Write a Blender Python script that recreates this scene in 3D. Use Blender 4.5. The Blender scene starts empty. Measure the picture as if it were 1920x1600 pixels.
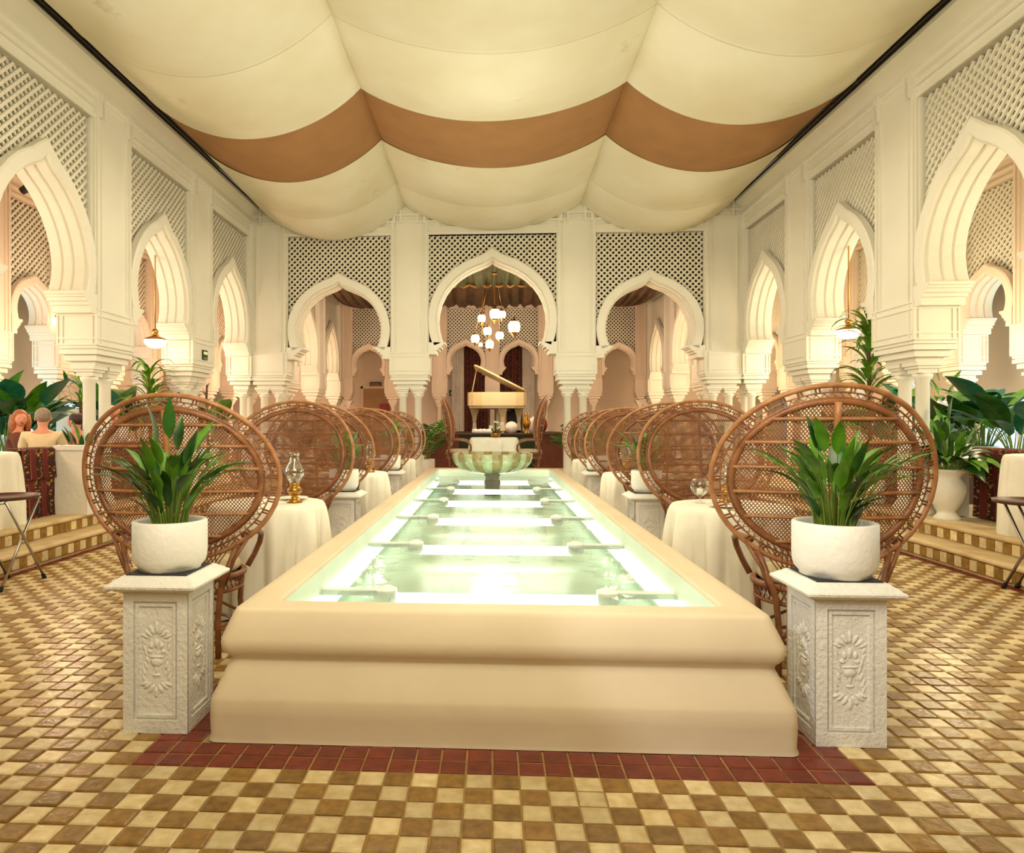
import bpy, math, random
from mathutils import Vector, Matrix, Euler

R = math.radians
S = bpy.context.scene
COL = S.collection
random.seed(7)

# ------------------------------------------------------------------ camera
TH = R(3.1)
F = 1295.0
CX, CY = 853.0, 793.0
CAMZ = 1.32
cam_d = bpy.data.cameras.new('camera')
cam = bpy.data.objects.new('camera', cam_d)
COL.objects.link(cam)
cam.location = (0, 0, CAMZ)
cam.rotation_euler = (R(90), 0, TH)
cam_d.sensor_fit = 'HORIZONTAL'
cam_d.sensor_width = 36
cam_d.lens = F / 1920 * 36
cam_d.shift_x = (960 - CX) / 1920
cam_d.shift_y = -(800 - CY) / 1920
cam_d.clip_start = 0.05
S.camera = cam

# ------------------------------------------------------------------ view and world
S.view_settings.view_transform = 'Standard'
S.view_settings.look = 'None'
S.view_settings.gamma = 1
S.view_settings.use_curve_mapping = False
S.view_settings.exposure = 0.10
S.cycles.max_bounces = 7
S.cycles.diffuse_bounces = 4
S.cycles.glossy_bounces = 3
S.cycles.transmission_bounces = 4
S.cycles.transparent_max_bounces = 12
S.cycles.caustics_reflective = False
S.cycles.caustics_refractive = False
S.cycles.sample_clamp_indirect = 6
w = bpy.data.worlds.new('world')
S.world = w
w.use_nodes = True
w.node_tree.nodes['Background'].inputs[0].default_value = (1.0, 0.86, 0.66, 1)
w.node_tree.nodes['Background'].inputs[1].default_value = 0.25


def light(name, kind, loc, power, color, size=0.3, target=None, spot=None, blend=0.5):
    d = bpy.data.lights.new(name, kind)
    d.energy = power
    d.color = color
    if kind == 'AREA':
        d.shape = 'RECTANGLE'
        d.size, d.size_y = size if isinstance(size, tuple) else (size, size)
    else:
        d.shadow_soft_size = size
    if kind == 'SPOT':
        d.spot_size = R(spot or 60)
        d.spot_blend = blend
    o = bpy.data.objects.new(name, d)
    COL.objects.link(o)
    o.location = loc
    if target is not None:
        o.rotation_euler = (Vector(target) - Vector(loc)).to_track_quat('-Z', 'Y').to_euler()
    return o


HALL = (1.0, 0.90, 0.67)
PINK = (1.0, 0.70, 0.47)
light('hall_light_front', 'AREA', (0, -1.5, 4.6), 125, HALL, (5, 3), target=(0, 4.5, 0.3))
light('hall_light_up', 'AREA', (0, 1.2, 3.2), 200, HALL, (3, 3), target=(0, 7.5, 5.4))
light('hall_light_mid', 'AREA', (0, 8.2, 4.55), 150, HALL, (6, 5), target=(0, 8.2, 0))
light('hall_light_rear', 'POINT', (0, 7.5, 2.9), 60, HALL, 0.6)
for sx in (-1, 1):
    col = PINK if sx < 0 else (1.0, 0.80, 0.50)
    for yy, pw in ((3.6, 46), (6.4, 66), (9.2, 74), (12.0, 82), (15.5, 95), (18.5, 85)):
        light('gallery_light', 'POINT', (sx * 5.75, yy, 2.35), pw, col, 0.25)
    light('garden_light', 'AREA', (sx * 8.3, 8.5, 1.9), 120, (0.45, 0.9, 1.0), (7, 1.2), target=(sx * 5, 8.5, 1.2))
light('rear_room_light', 'POINT', (0, 15.2, 3.2), 190, PINK, 0.5)
light('rear_room_light', 'POINT', (-3, 16.5, 3.0), 85, PINK, 0.4)
light('rear_room_light', 'POINT', (3, 16.5, 3.0), 85, PINK, 0.4)


light('cool_spot', 'SPOT', (-3.2, -0.6, 3.4), 320, (0.80, 0.86, 1.0), 0.06, (1.5, 2.95, 0.35), 17, 0.4)
light('cool_spot_gallery', 'SPOT', (5.6, 7.4, 2.0), 130, (0.70, 0.82, 1.0), 0.06, (7.0, 10.3, 2.1), 30, 0.5)


# ------------------------------------------------------------------ materials
def lin(c):
    return tuple(((v / 12.92) if v <= 0.04045 else ((v + 0.055) / 1.055) ** 2.4) for v in c)


MATS = {}


def mat(name, rgb, rough=0.6, scale=6.0, amt=0.06, bump=0.0, bscale=40.0, metal=0.0, spec=0.5, rgb2=None, emit=None, cells=None, sub=0.0):
    """principled material with noise variation between two tones; cells: per-tile value steps in world space"""
    m = bpy.data.materials.new(name)
    m.use_nodes = True
    nt = m.node_tree
    N = nt.nodes
    L = nt.links
    b = N['Principled BSDF']
    b.inputs['Roughness'].default_value = rough
    b.inputs['Metallic'].default_value = metal
    b.inputs['Specular IOR Level'].default_value = spec
    c = lin(rgb)
    c2 = lin(rgb2) if rgb2 else tuple(max(0, v * (1 - amt * 3)) for v in c)
    tc = N.new('ShaderNodeTexCoord')
    geo = N.new('ShaderNodeNewGeometry')
    noi = N.new('ShaderNodeTexNoise')
    noi.inputs['Scale'].default_value = scale
    noi.inputs['Detail'].default_value = 4
    L.new(geo.outputs['Position'], noi.inputs['Vector'])
    mr = N.new('ShaderNodeMapRange')
    mr.inputs[1].default_value = 0.35
    mr.inputs[2].default_value = 0.7
    L.new(noi.outputs['Fac'], mr.inputs[0])
    mix = N.new('ShaderNodeMix')
    mix.data_type = 'RGBA'
    mix.inputs[6].default_value = (*c, 1)
    mix.inputs[7].default_value = (*c2, 1)
    L.new(mr.outputs[0], mix.inputs[0])
    out = mix.outputs[2]
    if cells:
        sc = N.new('ShaderNodeVectorMath')
        sc.operation = 'SCALE'
        sc.inputs['Scale'].default_value = 1.0 / cells
        L.new(geo.outputs['Position'], sc.inputs[0])
        fl = N.new('ShaderNodeVectorMath')
        fl.operation = 'FLOOR'
        L.new(sc.outputs[0], fl.inputs[0])
        wn = N.new('ShaderNodeTexWhiteNoise')
        wn.noise_dimensions = '2D'
        L.new(fl.outputs[0], wn.inputs['Vector'])
        hs = N.new('ShaderNodeHueSaturation')
        mr2 = N.new('ShaderNodeMapRange')
        mr2.inputs[3].default_value = 0.8
        mr2.inputs[4].default_value = 1.15
        L.new(wn.outputs['Value'], mr2.inputs[0])
        L.new(mr2.outputs[0], hs.inputs['Value'])
        L.new(out, hs.inputs['Color'])
        out = hs.outputs[0]
    L.new(out, b.inputs['Base Color'])
    if bump:
        n2 = N.new('ShaderNodeTexNoise')
        n2.inputs['Scale'].default_value = bscale
        n2.inputs['Detail'].default_value = 3
        L.new(geo.outputs['Position'], n2.inputs['Vector'])
        bp = N.new('ShaderNodeBump')
        bp.inputs['Strength'].default_value = bump
        bp.inputs['Distance'].default_value = 0.02
        L.new(n2.outputs['Fac'], bp.inputs['Height'])
        L.new(bp.outputs[0], b.inputs['Normal'])
    if sub:
        b.inputs['Transmission Weight'].default_value = 0
    if emit:
        b.inputs['Emission Color'].default_value = (*lin(emit[0]), 1)
        b.inputs['Emission Strength'].default_value = emit[1]
    MATS[name] = m
    return m


CREAM = mat('cream_plaster', (0.925, 0.905, 0.845), 0.55, 1.5, 0.02, 0.05, 25)
WHITE = mat('white_plaster', (0.93, 0.915, 0.87), 0.6, 3, 0.03, 0.25, 18)
POOLW = mat('pool_plaster', (0.885, 0.815, 0.695), 0.5, 2.2, 0.03, 0.12, 9)
POOLIN = mat('pool_lining', (0.92, 0.96, 0.90), 0.4, 2, 0.03)
PEDW = mat('pedestal_paint', (0.925, 0.915, 0.885), 0.6, 6, 0.03, 0.35, 60)
POTW = mat('pot_white', (0.94, 0.93, 0.90), 0.5, 5, 0.02, 0.2, 35)
CAVSHADE = mat('cavity_shade_brown', (0.26, 0.19, 0.11), 0.9, 3, 0.1)  # shade of the hollow behind the lattice, put into the colour
LATT = mat('lattice_paint', (0.92, 0.895, 0.82), 0.6, 2, 0.02)
GALL = mat('gallery_plaster', (0.91, 0.84, 0.76), 0.7, 1.2, 0.03)
TILE_C = mat('tile_cream', (0.90, 0.83, 0.66), 0.28, 22, 0.10, 0.12, 30, cells=0.1, rgb2=(0.80, 0.70, 0.50))
TILE_O = mat('tile_ochre', (0.61, 0.46, 0.21), 0.26, 25, 0.10, 0.12, 30, cells=0.1, rgb2=(0.48, 0.35, 0.14))
TILE_R = mat('tile_red', (0.49, 0.19, 0.12), 0.35, 20, 0.08, 0.12, 30, cells=0.1, rgb2=(0.40, 0.14, 0.09))
GROUT = mat('grout', (0.68, 0.54, 0.34), 0.9, 14, 0.1)
STEPS = mat('step_stone', (0.86, 0.77, 0.60), 0.55, 5, 0.08, 0.2, 20, rgb2=(0.76, 0.64, 0.44))
RATT = mat('rattan', (0.57, 0.37, 0.23), 0.38, 12, 0.10, 0.2, 80, rgb2=(0.43, 0.25, 0.14))
RATL = mat('rattan_pale', (0.68, 0.48, 0.31), 0.38, 14, 0.10, 0.2, 80, rgb2=(0.56, 0.35, 0.20))
CUSH = mat('cushion_cream', (0.84, 0.77, 0.62), 0.9, 10, 0.08, 0.3, 50)
LINEN = mat('table_linen', (0.95, 0.93, 0.87), 0.85, 6, 0.03, 0.1, 90)
CANV = mat('canopy_cream', (0.905, 0.89, 0.815), 0.9, 1.1, 0.05, 0.05, 30, rgb2=(0.865, 0.835, 0.73))
def add_stains(m, rgb, scale, lo, hi, fac):
    nt = m.node_tree
    N, L = nt.nodes, nt.links
    b = N['Principled BSDF']
    src = b.inputs['Base Color'].links[0].from_socket
    geo = N.new('ShaderNodeNewGeometry')
    n = N.new('ShaderNodeTexNoise')
    n.inputs['Scale'].default_value = scale
    n.inputs['Detail'].default_value = 6
    n.inputs['Roughness'].default_value = .65
    L.new(geo.outputs['Position'], n.inputs['Vector'])
    mr = N.new('ShaderNodeMapRange')
    mr.inputs[1].default_value = lo
    mr.inputs[2].default_value = hi
    mr.inputs[4].default_value = fac
    L.new(n.outputs['Fac'], mr.inputs[0])
    mx = N.new('ShaderNodeMix')
    mx.data_type = 'RGBA'
    mx.inputs[7].default_value = (*lin(rgb), 1)
    L.new(mr.outputs[0], mx.inputs[0])
    L.new(src, mx.inputs[6])
    L.new(mx.outputs[2], b.inputs['Base Color'])


add_stains(CANV, (0.62, 0.50, 0.28), 1.7, 0.64, 0.78, 0.55)
TANC = mat('canopy_tan', (0.65, 0.48, 0.31), 0.95, 3, 0.04, 0.05, 60)
DARK = mat('dark_metal', (0.13, 0.11, 0.08), 0.5)
BRASS = mat('brass', (0.72, 0.53, 0.24), 0.3, 20, 0.05, metal=1.0)
STEEL = mat('steel', (0.72, 0.70, 0.66), 0.3, metal=1.0)
RUBB = mat('rubber', (0.05, 0.05, 0.05), 0.8)
WOOD = mat('brown_wood', (0.33, 0.17, 0.10), 0.4, 14, 0.1)
SOIL = mat('soil', (0.20, 0.12, 0.07), 1.0, 40, 0.2, 0.8, 60)
SLATE = mat('slate', (0.20, 0.20, 0.20), 0.6, 12, 0.1, 0.3, 40)
LEAF1 = mat('leaf_green', (0.36, 0.56, 0.12), 0.35, 14, 0.12, rgb2=(0.22, 0.42, 0.07))
LEAF2 = mat('leaf_dark', (0.18, 0.36, 0.10), 0.35, 10, 0.12, rgb2=(0.10, 0.22, 0.06))
LEAF3 = mat('leaf_yellow', (0.50, 0.60, 0.14), 0.4, 10, 0.12, rgb2=(0.30, 0.46, 0.08))
LEAF4 = mat('leaf_teal', (0.14, 0.42, 0.30), 0.35, 10, 0.1, rgb2=(0.08, 0.30, 0.22))
STEM = mat('stem_green', (0.45, 0.55, 0.18), 0.5, 10, 0.1)
TRUNK = mat('trunk', (0.36, 0.26, 0.15), 0.9, 20, 0.1, 0.5, 60)
DRAPE = mat('drape_dark', (0.38, 0.27, 0.18), 0.85, 3, 0.1, 0.1, 40, rgb2=(0.24, 0.21, 0.14))
DRAPG = mat('drape_green', (0.30, 0.32, 0.20), 0.9, 3, 0.1)
GOLD = mat('gold_trim', (0.62, 0.46, 0.22), 0.6, 20, 0.1)
RUGM = None
MARB1 = mat('marble_tan', (0.62, 0.55, 0.36), 0.2, 14, 0.15, rgb2=(0.48, 0.45, 0.30))
MARB2 = mat('marble_pale', (0.66, 0.66, 0.50), 0.2, 14, 0.1, rgb2=(0.68, 0.74, 0.62))
PIANO = mat('piano_cream', (0.87, 0.80, 0.60), 0.3, 3, 0.04)
BLACK = mat('black_matte', (0.04, 0.04, 0.04), 0.6)
STAGEG = mat('stage_green', (0.08, 0.16, 0.07), 0.8)
STAGEB = mat('stage_brown', (0.40, 0.20, 0.13), 0.7, 8, 0.1)
SKIN1 = mat('skin', (0.86, 0.58, 0.46), 0.5, 10, 0.04)
SHIRTB = mat('shirt_beige', (0.90, 0.80, 0.64), 0.9, 8, 0.05)
SHIRTW = mat('shirt_white', (0.93, 0.90, 0.85), 0.9, 8, 0.03)
SHIRTP = mat('shirt_brown', (0.45, 0.25, 0.17), 0.9, 8, 0.08)
SHIRTR = mat('shirt_peach', (0.88, 0.62, 0.50), 0.9, 8, 0.08)
TROUS = mat('trousers', (0.16, 0.15, 0.17), 0.9)
HAIRB = mat('hair_blonde', (0.72, 0.42, 0.22), 0.6, 40, 0.15)
HAIRG = mat('hair_grey', (0.62, 0.53, 0.46), 0.7, 40, 0.1)
HAIRD = mat('hair_dark', (0.25, 0.15, 0.09), 0.6, 40, 0.15)
EYEM = mat('eye_dark', (0.07, 0.05, 0.04), 0.3)
LIPS = mat('lips', (0.62, 0.26, 0.22), 0.5)
SIGNG = mat('sign_green', (0.05, 0.20, 0.09), 0.4)
SIGNW = mat('sign_cream', (0.86, 0.88, 0.66), 0.4, emit=((0.86, 0.9, 0.62), 0.35))
REDP = mat('red_paint', (0.62, 0.08, 0.08), 0.4)
DOORM = mat('door_tan', (0.72, 0.56, 0.38), 0.5, 3, 0.06)
CURT = mat('curtain_white', (0.93, 0.89, 0.84), 0.9, 6, 0.04)
TUBE = mat('tube_glow', (1, 1, 0.98), 0.4, emit=((1.0, 0.98, 0.94), 9.5))
SIDEL = mat('side_glow', (1, 1, 0.98), 0.4, emit=((0.96, 1.0, 0.94), 2.2))
OPAL = mat('opal_glow', (1, 0.97, 0.9), 0.4, emit=((1.0, 0.90, 0.72), 9.0))
LANT = mat('lantern_glow', (1, 0.95, 0.85), 0.4, emit=((1.0, 0.84, 0.62), 5.5))
WINP = mat('window_pane_glow', (0.8, 0.9, 1.0), 0.2, emit=((0.74, 0.86, 1.0), 1.5))
WHITEP = mat('cap_white', (0.96, 0.96, 0.95), 0.4, emit=None)


def glass_mat(name, tint, gl=0.12, rough=0.02, noise=0.0):
    m = bpy.data.materials.new(name)
    m.use_nodes = True
    nt = m.node_tree
    N, L = nt.nodes, nt.links
    N.remove(N['Principled BSDF'])
    tr = N.new('ShaderNodeBsdfTransparent')
    tr.inputs[0].default_value = (*tint, 1)
    g = N.new('ShaderNodeBsdfGlossy')
    g.inputs['Roughness'].default_value = rough
    if noise:
        fr = N.new('ShaderNodeFresnel')
        fr.inputs['IOR'].default_value = 1.33
    else:
        lw = N.new('ShaderNodeLayerWeight')
        lw.inputs['Blend'].default_value = 0.35
        fr = N.new('ShaderNodeMapRange')
        fr.inputs[3].default_value = 0.05
        fr.inputs[4].default_value = 0.55
        L.new(lw.outputs['Facing'], fr.inputs[0])
    mx = N.new('ShaderNodeMixShader')
    L.new(fr.outputs[0], mx.inputs[0])
    L.new(tr.outputs[0], mx.inputs[1])
    L.new(g.outputs[0], mx.inputs[2])
    if noise:
        n2 = N.new('ShaderNodeTexNoise')
        n2.inputs['Scale'].default_value = 3.0
        geo = N.new('ShaderNodeNewGeometry')
        L.new(geo.outputs['Position'], n2.inputs['Vector'])
        bp = N.new('ShaderNodeBump')
        bp.inputs['Strength'].default_value = noise
        bp.inputs['Distance'].default_value = 0.05
        L.new(n2.outputs['Fac'], bp.inputs['Height'])
        L.new(bp.outputs[0], g.inputs['Normal'])
        L.new(bp.outputs[0], fr.inputs['Normal'])
    L.new(mx.outputs[0], N['Material Output'].inputs[0])
    return m


GLASS = glass_mat('clear_glass', (0.95, 0.96, 0.94))
WATER = glass_mat('pool_water', (0.86, 0.95, 0.87), 0.1, 0.03, 0.15)


def textile(name, ground, stripe, motif, width=0.16, axis=0):
    """woven cloth: stripes along z, flower columns between them (object space)"""
    m = bpy.data.materials.new(name)
    m.use_nodes = True
    nt = m.node_tree
    N, L = nt.nodes, nt.links
    b = N['Principled BSDF']
    b.inputs['Roughness'].default_value = 0.9
    tc = N.new('ShaderNodeTexCoord')
    sp = N.new('ShaderNodeSeparateXYZ')
    L.new(tc.outputs['Object'], sp.inputs[0])

    def math_(op, a, bv=None):
        n = N.new('ShaderNodeMath')
        n.operation = op
        for i, v in enumerate((a, bv)):
            if v is None:
                continue
            if isinstance(v, (int, float)):
                n.inputs[i].default_value = v
            else:
                L.new(v, n.inputs[i])
        return n.outputs[0]
    u = sp.outputs[axis]
    z = sp.outputs[2]
    fu = math_('FRACT', math_('DIVIDE', u, width))
    isstripe = math_('LESS_THAN', math_('ABSOLUTE', math_('SUBTRACT', fu, 0.5)), 0.16)
    line = math_('LESS_THAN', math_('ABSOLUTE', math_('SUBTRACT', math_('ABSOLUTE', math_('SUBTRACT', fu, 0.5)), 0.21)), 0.025)
    vo = N.new('ShaderNodeTexVoronoi')
    vo.inputs['Scale'].default_value = 1.0
    cb = N.new('ShaderNodeCombineXYZ')
    L.new(math_('MULTIPLY', u, 2.6 / width * 1.7), cb.inputs[0])
    L.new(math_('MULTIPLY', z, 34.0), cb.inputs[1])
    L.new(cb.outputs[0], vo.inputs['Vector'])
    fl = math_('LESS_THAN', vo.outputs['Distance'], 0.36)
    mf = math_('MULTIPLY', fl, math_('GREATER_THAN', math_('ABSOLUTE', math_('SUBTRACT', fu, 0.5)), 0.27))

    def mixc(fac, a, bcol):
        mx = N.new('ShaderNodeMix')
        mx.data_type = 'RGBA'
        L.new(fac, mx.inputs[0])
        if isinstance(a, tuple):
            mx.inputs[6].default_value = (*lin(a), 1)
        else:
            L.new(a, mx.inputs[6])
        mx.inputs[7].default_value = (*lin(bcol), 1)
        return mx.outputs[2]
    c = mixc(isstripe, ground, stripe)
    c = mixc(line, c, (0.55, 0.27, 0.16))
    c = mixc(mf, c, motif)
    L.new(c, b.inputs['Base Color'])
    return m


BENCHT = textile('bench_textile', (0.20, 0.09, 0.05), (0.36, 0.10, 0.07), (0.62, 0.42, 0.18))
RUGT = textile('rug_textile', (0.20, 0.08, 0.07), (0.30, 0.12, 0.08), (0.44, 0.26, 0.16), 0.22)


# ------------------------------------------------------------------ mesh builder
class MB:
    def __init__(self):
        self.v, self.f, self.mi, self.sm = [], [], [], []

    def add(self, vs, fs, mi=0, smooth=False, M=None):
        o = len(self.v)
        if M is not None:
            vs = [M @ Vector(p) for p in vs]
        self.v.extend([tuple(p) for p in vs])
        for f in fs:
            self.f.append([i + o for i in f])
            self.mi.append(mi)
            self.sm.append(smooth)
        return self

    def box(self, x0, x1, y0, y1, z0, z1, mi=0, M=None):
        vs = [(x0, y0, z0), (x1, y0, z0), (x1, y1, z0), (x0, y1, z0), (x0, y0, z1), (x1, y0, z1), (x1, y1, z1), (x0, y1, z1)]
        fs = [(0, 3, 2, 1), (4, 5, 6, 7), (0, 1, 5, 4), (1, 2, 6, 5), (2, 3, 7, 6), (3, 0, 4, 7)]
        return self.add(vs, fs, mi, False, M)

    def tube(self, pts, r, n=8, mi=0, closed=False, cap=True, M=None):
        P = [Vector(p) for p in pts]
        k = len(P)
        rs = r if isinstance(r, (list, tuple)) else [r] * k
        vs, fs = [], []
        up = None
        for i in range(k):
            if closed:
                t = P[(i + 1) % k] - P[i - 1]
            else:
                t = P[min(i + 1, k - 1)] - P[max(i - 1, 0)]
            t = t.normalized() if t.length > 1e-9 else Vector((0, 0, 1))
            if up is None:
                up = Vector((0, 0, 1)) if abs(t.z) < 0.9 else Vector((1, 0, 0))
            a = (up - t * up.dot(t))
            a = a.normalized() if a.length > 1e-6 else t.orthogonal().normalized()
            up = a
            b = t.cross(a)
            for j in range(n):
                an = 2 * math.pi * j / n
                vs.append(P[i] + (a * math.cos(an) + b * math.sin(an)) * rs[i])
        m = k if closed else k - 1
        for i in range(m):
            i2 = (i + 1) % k
            for j in range(n):
                j2 = (j + 1) % n
                fs.append((i * n + j, i * n + j2, i2 * n + j2, i2 * n + j))
        if cap and not closed:
            fs.append(tuple(range(n - 1, -1, -1)))
            fs.append(tuple((k - 1) * n + j for j in range(n)))
        return self.add(vs, fs, mi, n > 4, M)

    def lathe(self, prof, n=24, mi=0, c=(0, 0, 0), smooth=True, a0=0.0, a1=2 * math.pi, M=None):
        full = abs(a1 - a0 - 2 * math.pi) < 1e-6
        cols = n if full else n + 1
        vs, fs = [], []
        for (r, z) in prof:
            for j in range(cols):
                an = a0 + (a1 - a0) * j / n
                vs.append((c[0] + r * math.cos(an), c[1] + r * math.sin(an), c[2] + z))
        for i in range(len(prof) - 1):
            for j in range(n):
                j2 = (j + 1) % cols
                fs.append((i * cols + j, i * cols + j2, (i + 1) * cols + j2, (i + 1) * cols + j))
        return self.add(vs, fs, mi, smooth, M)

    def prism(self, outline, z0, z1, mi=0, M=None):
        n = len(outline)
        vs = [(x, y, z0) for x, y in outline] + [(x, y, z1) for x, y in outline]
        fs = [tuple(range(n - 1, -1, -1)), tuple(range(n, 2 * n))]
        fs += [(i, (i + 1) % n, n + (i + 1) % n, n + i) for i in range(n)]
        return self.add(vs, fs, mi, False, M)

    def sphere(self, c, r, n=12, m=8, mi=0, sc=(1, 1, 1), M=None):
        prof = [(math.sin(math.pi * i / m), -math.cos(math.pi * i / m)) for i in range(m + 1)]
        vs, fs = [], []
        for (pr, pz) in prof:
            for j in range(n):
                an = 2 * math.pi * j / n
                vs.append((c[0] + r * sc[0] * pr * math.cos(an), c[1] + r * sc[1] * pr * math.sin(an), c[2] + r * sc[2] * pz))
        for i in range(m):
            for j in range(n):
                j2 = (j + 1) % n
                fs.append((i * n + j, i * n + j2, (i + 1) * n + j2, (i + 1) * n + j))
        return self.add(vs, fs, mi, True, M)

    def mesh(self, name, mats):
        me = bpy.data.meshes.new(name)
        me.from_pydata(self.v, [], self.f)
        for m in (mats if isinstance(mats, (list, tuple)) else [mats]):
            me.materials.append(m)
        me.polygons.foreach_set('material_index', self.mi)
        me.polygons.foreach_set('use_smooth', self.sm)
        me.update()
        return me

    def build(self, name, mats, parent=None, loc=(0, 0, 0), rot=(0, 0, 0)):
        return inst(name, self.mesh(name, mats), parent, loc, rot)


def inst(name, me, parent=None, loc=(0, 0, 0), rot=(0, 0, 0), scale=None):
    o = bpy.data.objects.new(name, me)
    COL.objects.link(o)
    o.location = loc
    o.rotation_euler = rot
    if scale is not None:
        o.scale = scale if isinstance(scale, (tuple, list)) else (scale,) * 3
    if parent is not None:
        o.parent = parent
    return o


def thing(name, label, cat, loc=(0, 0, 0), rz=0.0, group=None, kind=None):
    o = bpy.data.objects.new(name, None)
    COL.objects.link(o)
    o.empty_display_size = 0.1
    o.location = loc
    o.rotation_euler = (0, 0, rz)
    return tag(o, label, cat, group, kind)


def tag(o, label=None, cat=None, group=None, kind=None):
    if label:
        o['label'] = label
    if cat:
        o['category'] = cat
    if group:
        o['group'] = group
    if kind:
        o['kind'] = kind
    return o


def dup(root, loc, rz=None, label=None, group=None):
    r = root.copy()
    COL.objects.link(r)
    r.location = loc
    if rz is not None:
        r.rotation_euler = (0, 0, rz)
    if label:
        r['label'] = label
    if group:
        r['group'] = group
    for ch in list(root.children):
        c = ch.copy()
        COL.objects.link(c)
        c.parent = r
        for g in list(ch.children):
            d = g.copy()
            COL.objects.link(d)
            d.parent = c
    return r


def P(px, py, Y):
    """world point at hall depth Y seen at photo pixel (px, py)"""
    t = (px - CX) / F
    s, c = math.sin(TH), math.cos(TH)
    k = (t * c - s) / (t * s + c)
    X = k * Y
    d = -X * s + Y * c
    return Vector((X, Y, CAMZ - (py - CY) / F * d))


# ------------------------------------------------------------------ dimensions
W = 4.5            # half width between the side arcades
YB = 12.65         # rear arcade plane
PLAT = 0.31        # gallery floor level
LT = 4.78          # top of the lattice
YF = 20.5          # far wall
PIER = 0.77
BAY = 2.5


# ------------------------------------------------------------------ arcades
ARCH_HALF = [(0.91, -0.4), (0.955, -0.28), (0.985, -0.14), (1.0, 0.0), (0.985, 0.17), (0.94, 0.34), (0.86, 0.51), (0.75, 0.66), (0.61, 0.79), (0.46, 0.89), (0.32, 0.955), (0.2, 1.0), (0.1, 1.045), (0.04, 1.08), (0.0, 1.115)]


def arch_curve(a, off, pk=1.115):
    """half curve from spring to peak, offset outwards by off"""
    pts = [(x * a, z * a * (1 + (pk / 1.115 - 1) * max(0, z / 1.115) ** 2)) for x, z in ARCH_HALF]
    out = []
    for i, (x, z) in enumerate(pts):
        p0 = pts[max(i - 1, 0)]
        p1 = pts[min(i + 1, len(pts) - 1)]
        tx, tz = p1[0] - p0[0], p1[1] - p0[1]
        ln = math.hypot(tx, tz)
        nx, nz = tz / ln, -tx / ln
        if i == len(pts) - 1:
            nx, nz = 0, 1.12
        out.append((max(x + nx * off, 0.0) if i < len(pts) - 1 else 0.0, z + nz * off))
    return out


def arch_mesh(a, band, depth, hw, mats, pk):
    prof = [(depth, band), (depth, 0.0), (depth - .02, -.012), (depth * .70, -.012), (depth * .70 - .008, .01), (depth * .70 - .02, .01), (depth * .70 - .03, -.012),
            (depth * .40, -.012), (depth * .40 - .008, .012), (depth * .40 - .02, .012), (depth * .40 - .03, 0.0), (0.03, 0.0), (0.03, 0.022), (-.02, 0.028), (-.03, 0.04), (-.03, band - .02), (-.015, band), (.07, band)]
    curves = [arch_curve(a, o, pk) for v, o in prof]
    n = len(curves[0])
    mb = MB()
    vs, fs = [], []
    seq = []
    for side in (1, -1):
        idx = range(n) if side == 1 else range(n - 2, -1, -1)
        for i in idx:
            seq.append((side, i))
    for side, i in seq:
        for k, (v, o) in enumerate(prof):
            x, z = curves[k][i]
            x = min(x, hw)
            vs.append((side * x, v, z))
    m = len(prof)
    for i in range(len(seq) - 1):
        for k in range(m - 1):
            fs.append((i * m + k, i * m + k + 1, (i + 1) * m + k + 1, (i + 1) * m + k))
    mb.add(vs, fs)
    return mb.mesh('arch_band', mats)


def cavity_shade_mesh(hw, ztop, a, zc, band, v, mats, pk):  # added dark sheet that makes the lattice holes look shaded
    cur = arch_curve(a, band * .5, pk)
    mb = MB()
    pts = [(min(x, hw), z + zc) for x, z in cur]
    for va in (v, v + .02):
        for s in (-1, 1):
            for i in range(len(pts) - 1):
                (xa, za), (xb, zb) = pts[i], pts[i + 1]
                mb.add([(s * xa, va, za), (s * hw, va, za), (s * hw, va, zb), (s * xb, va, zb)], [(0, 1, 2, 3)])
        zp = pts[-1][1]
        mb.add([(-hw, va, zp), (hw, va, zp), (hw, va, ztop), (-hw, va, ztop)], [(0, 1, 2, 3)])
    return mb.mesh('cavity_shade_board', mats)


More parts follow.
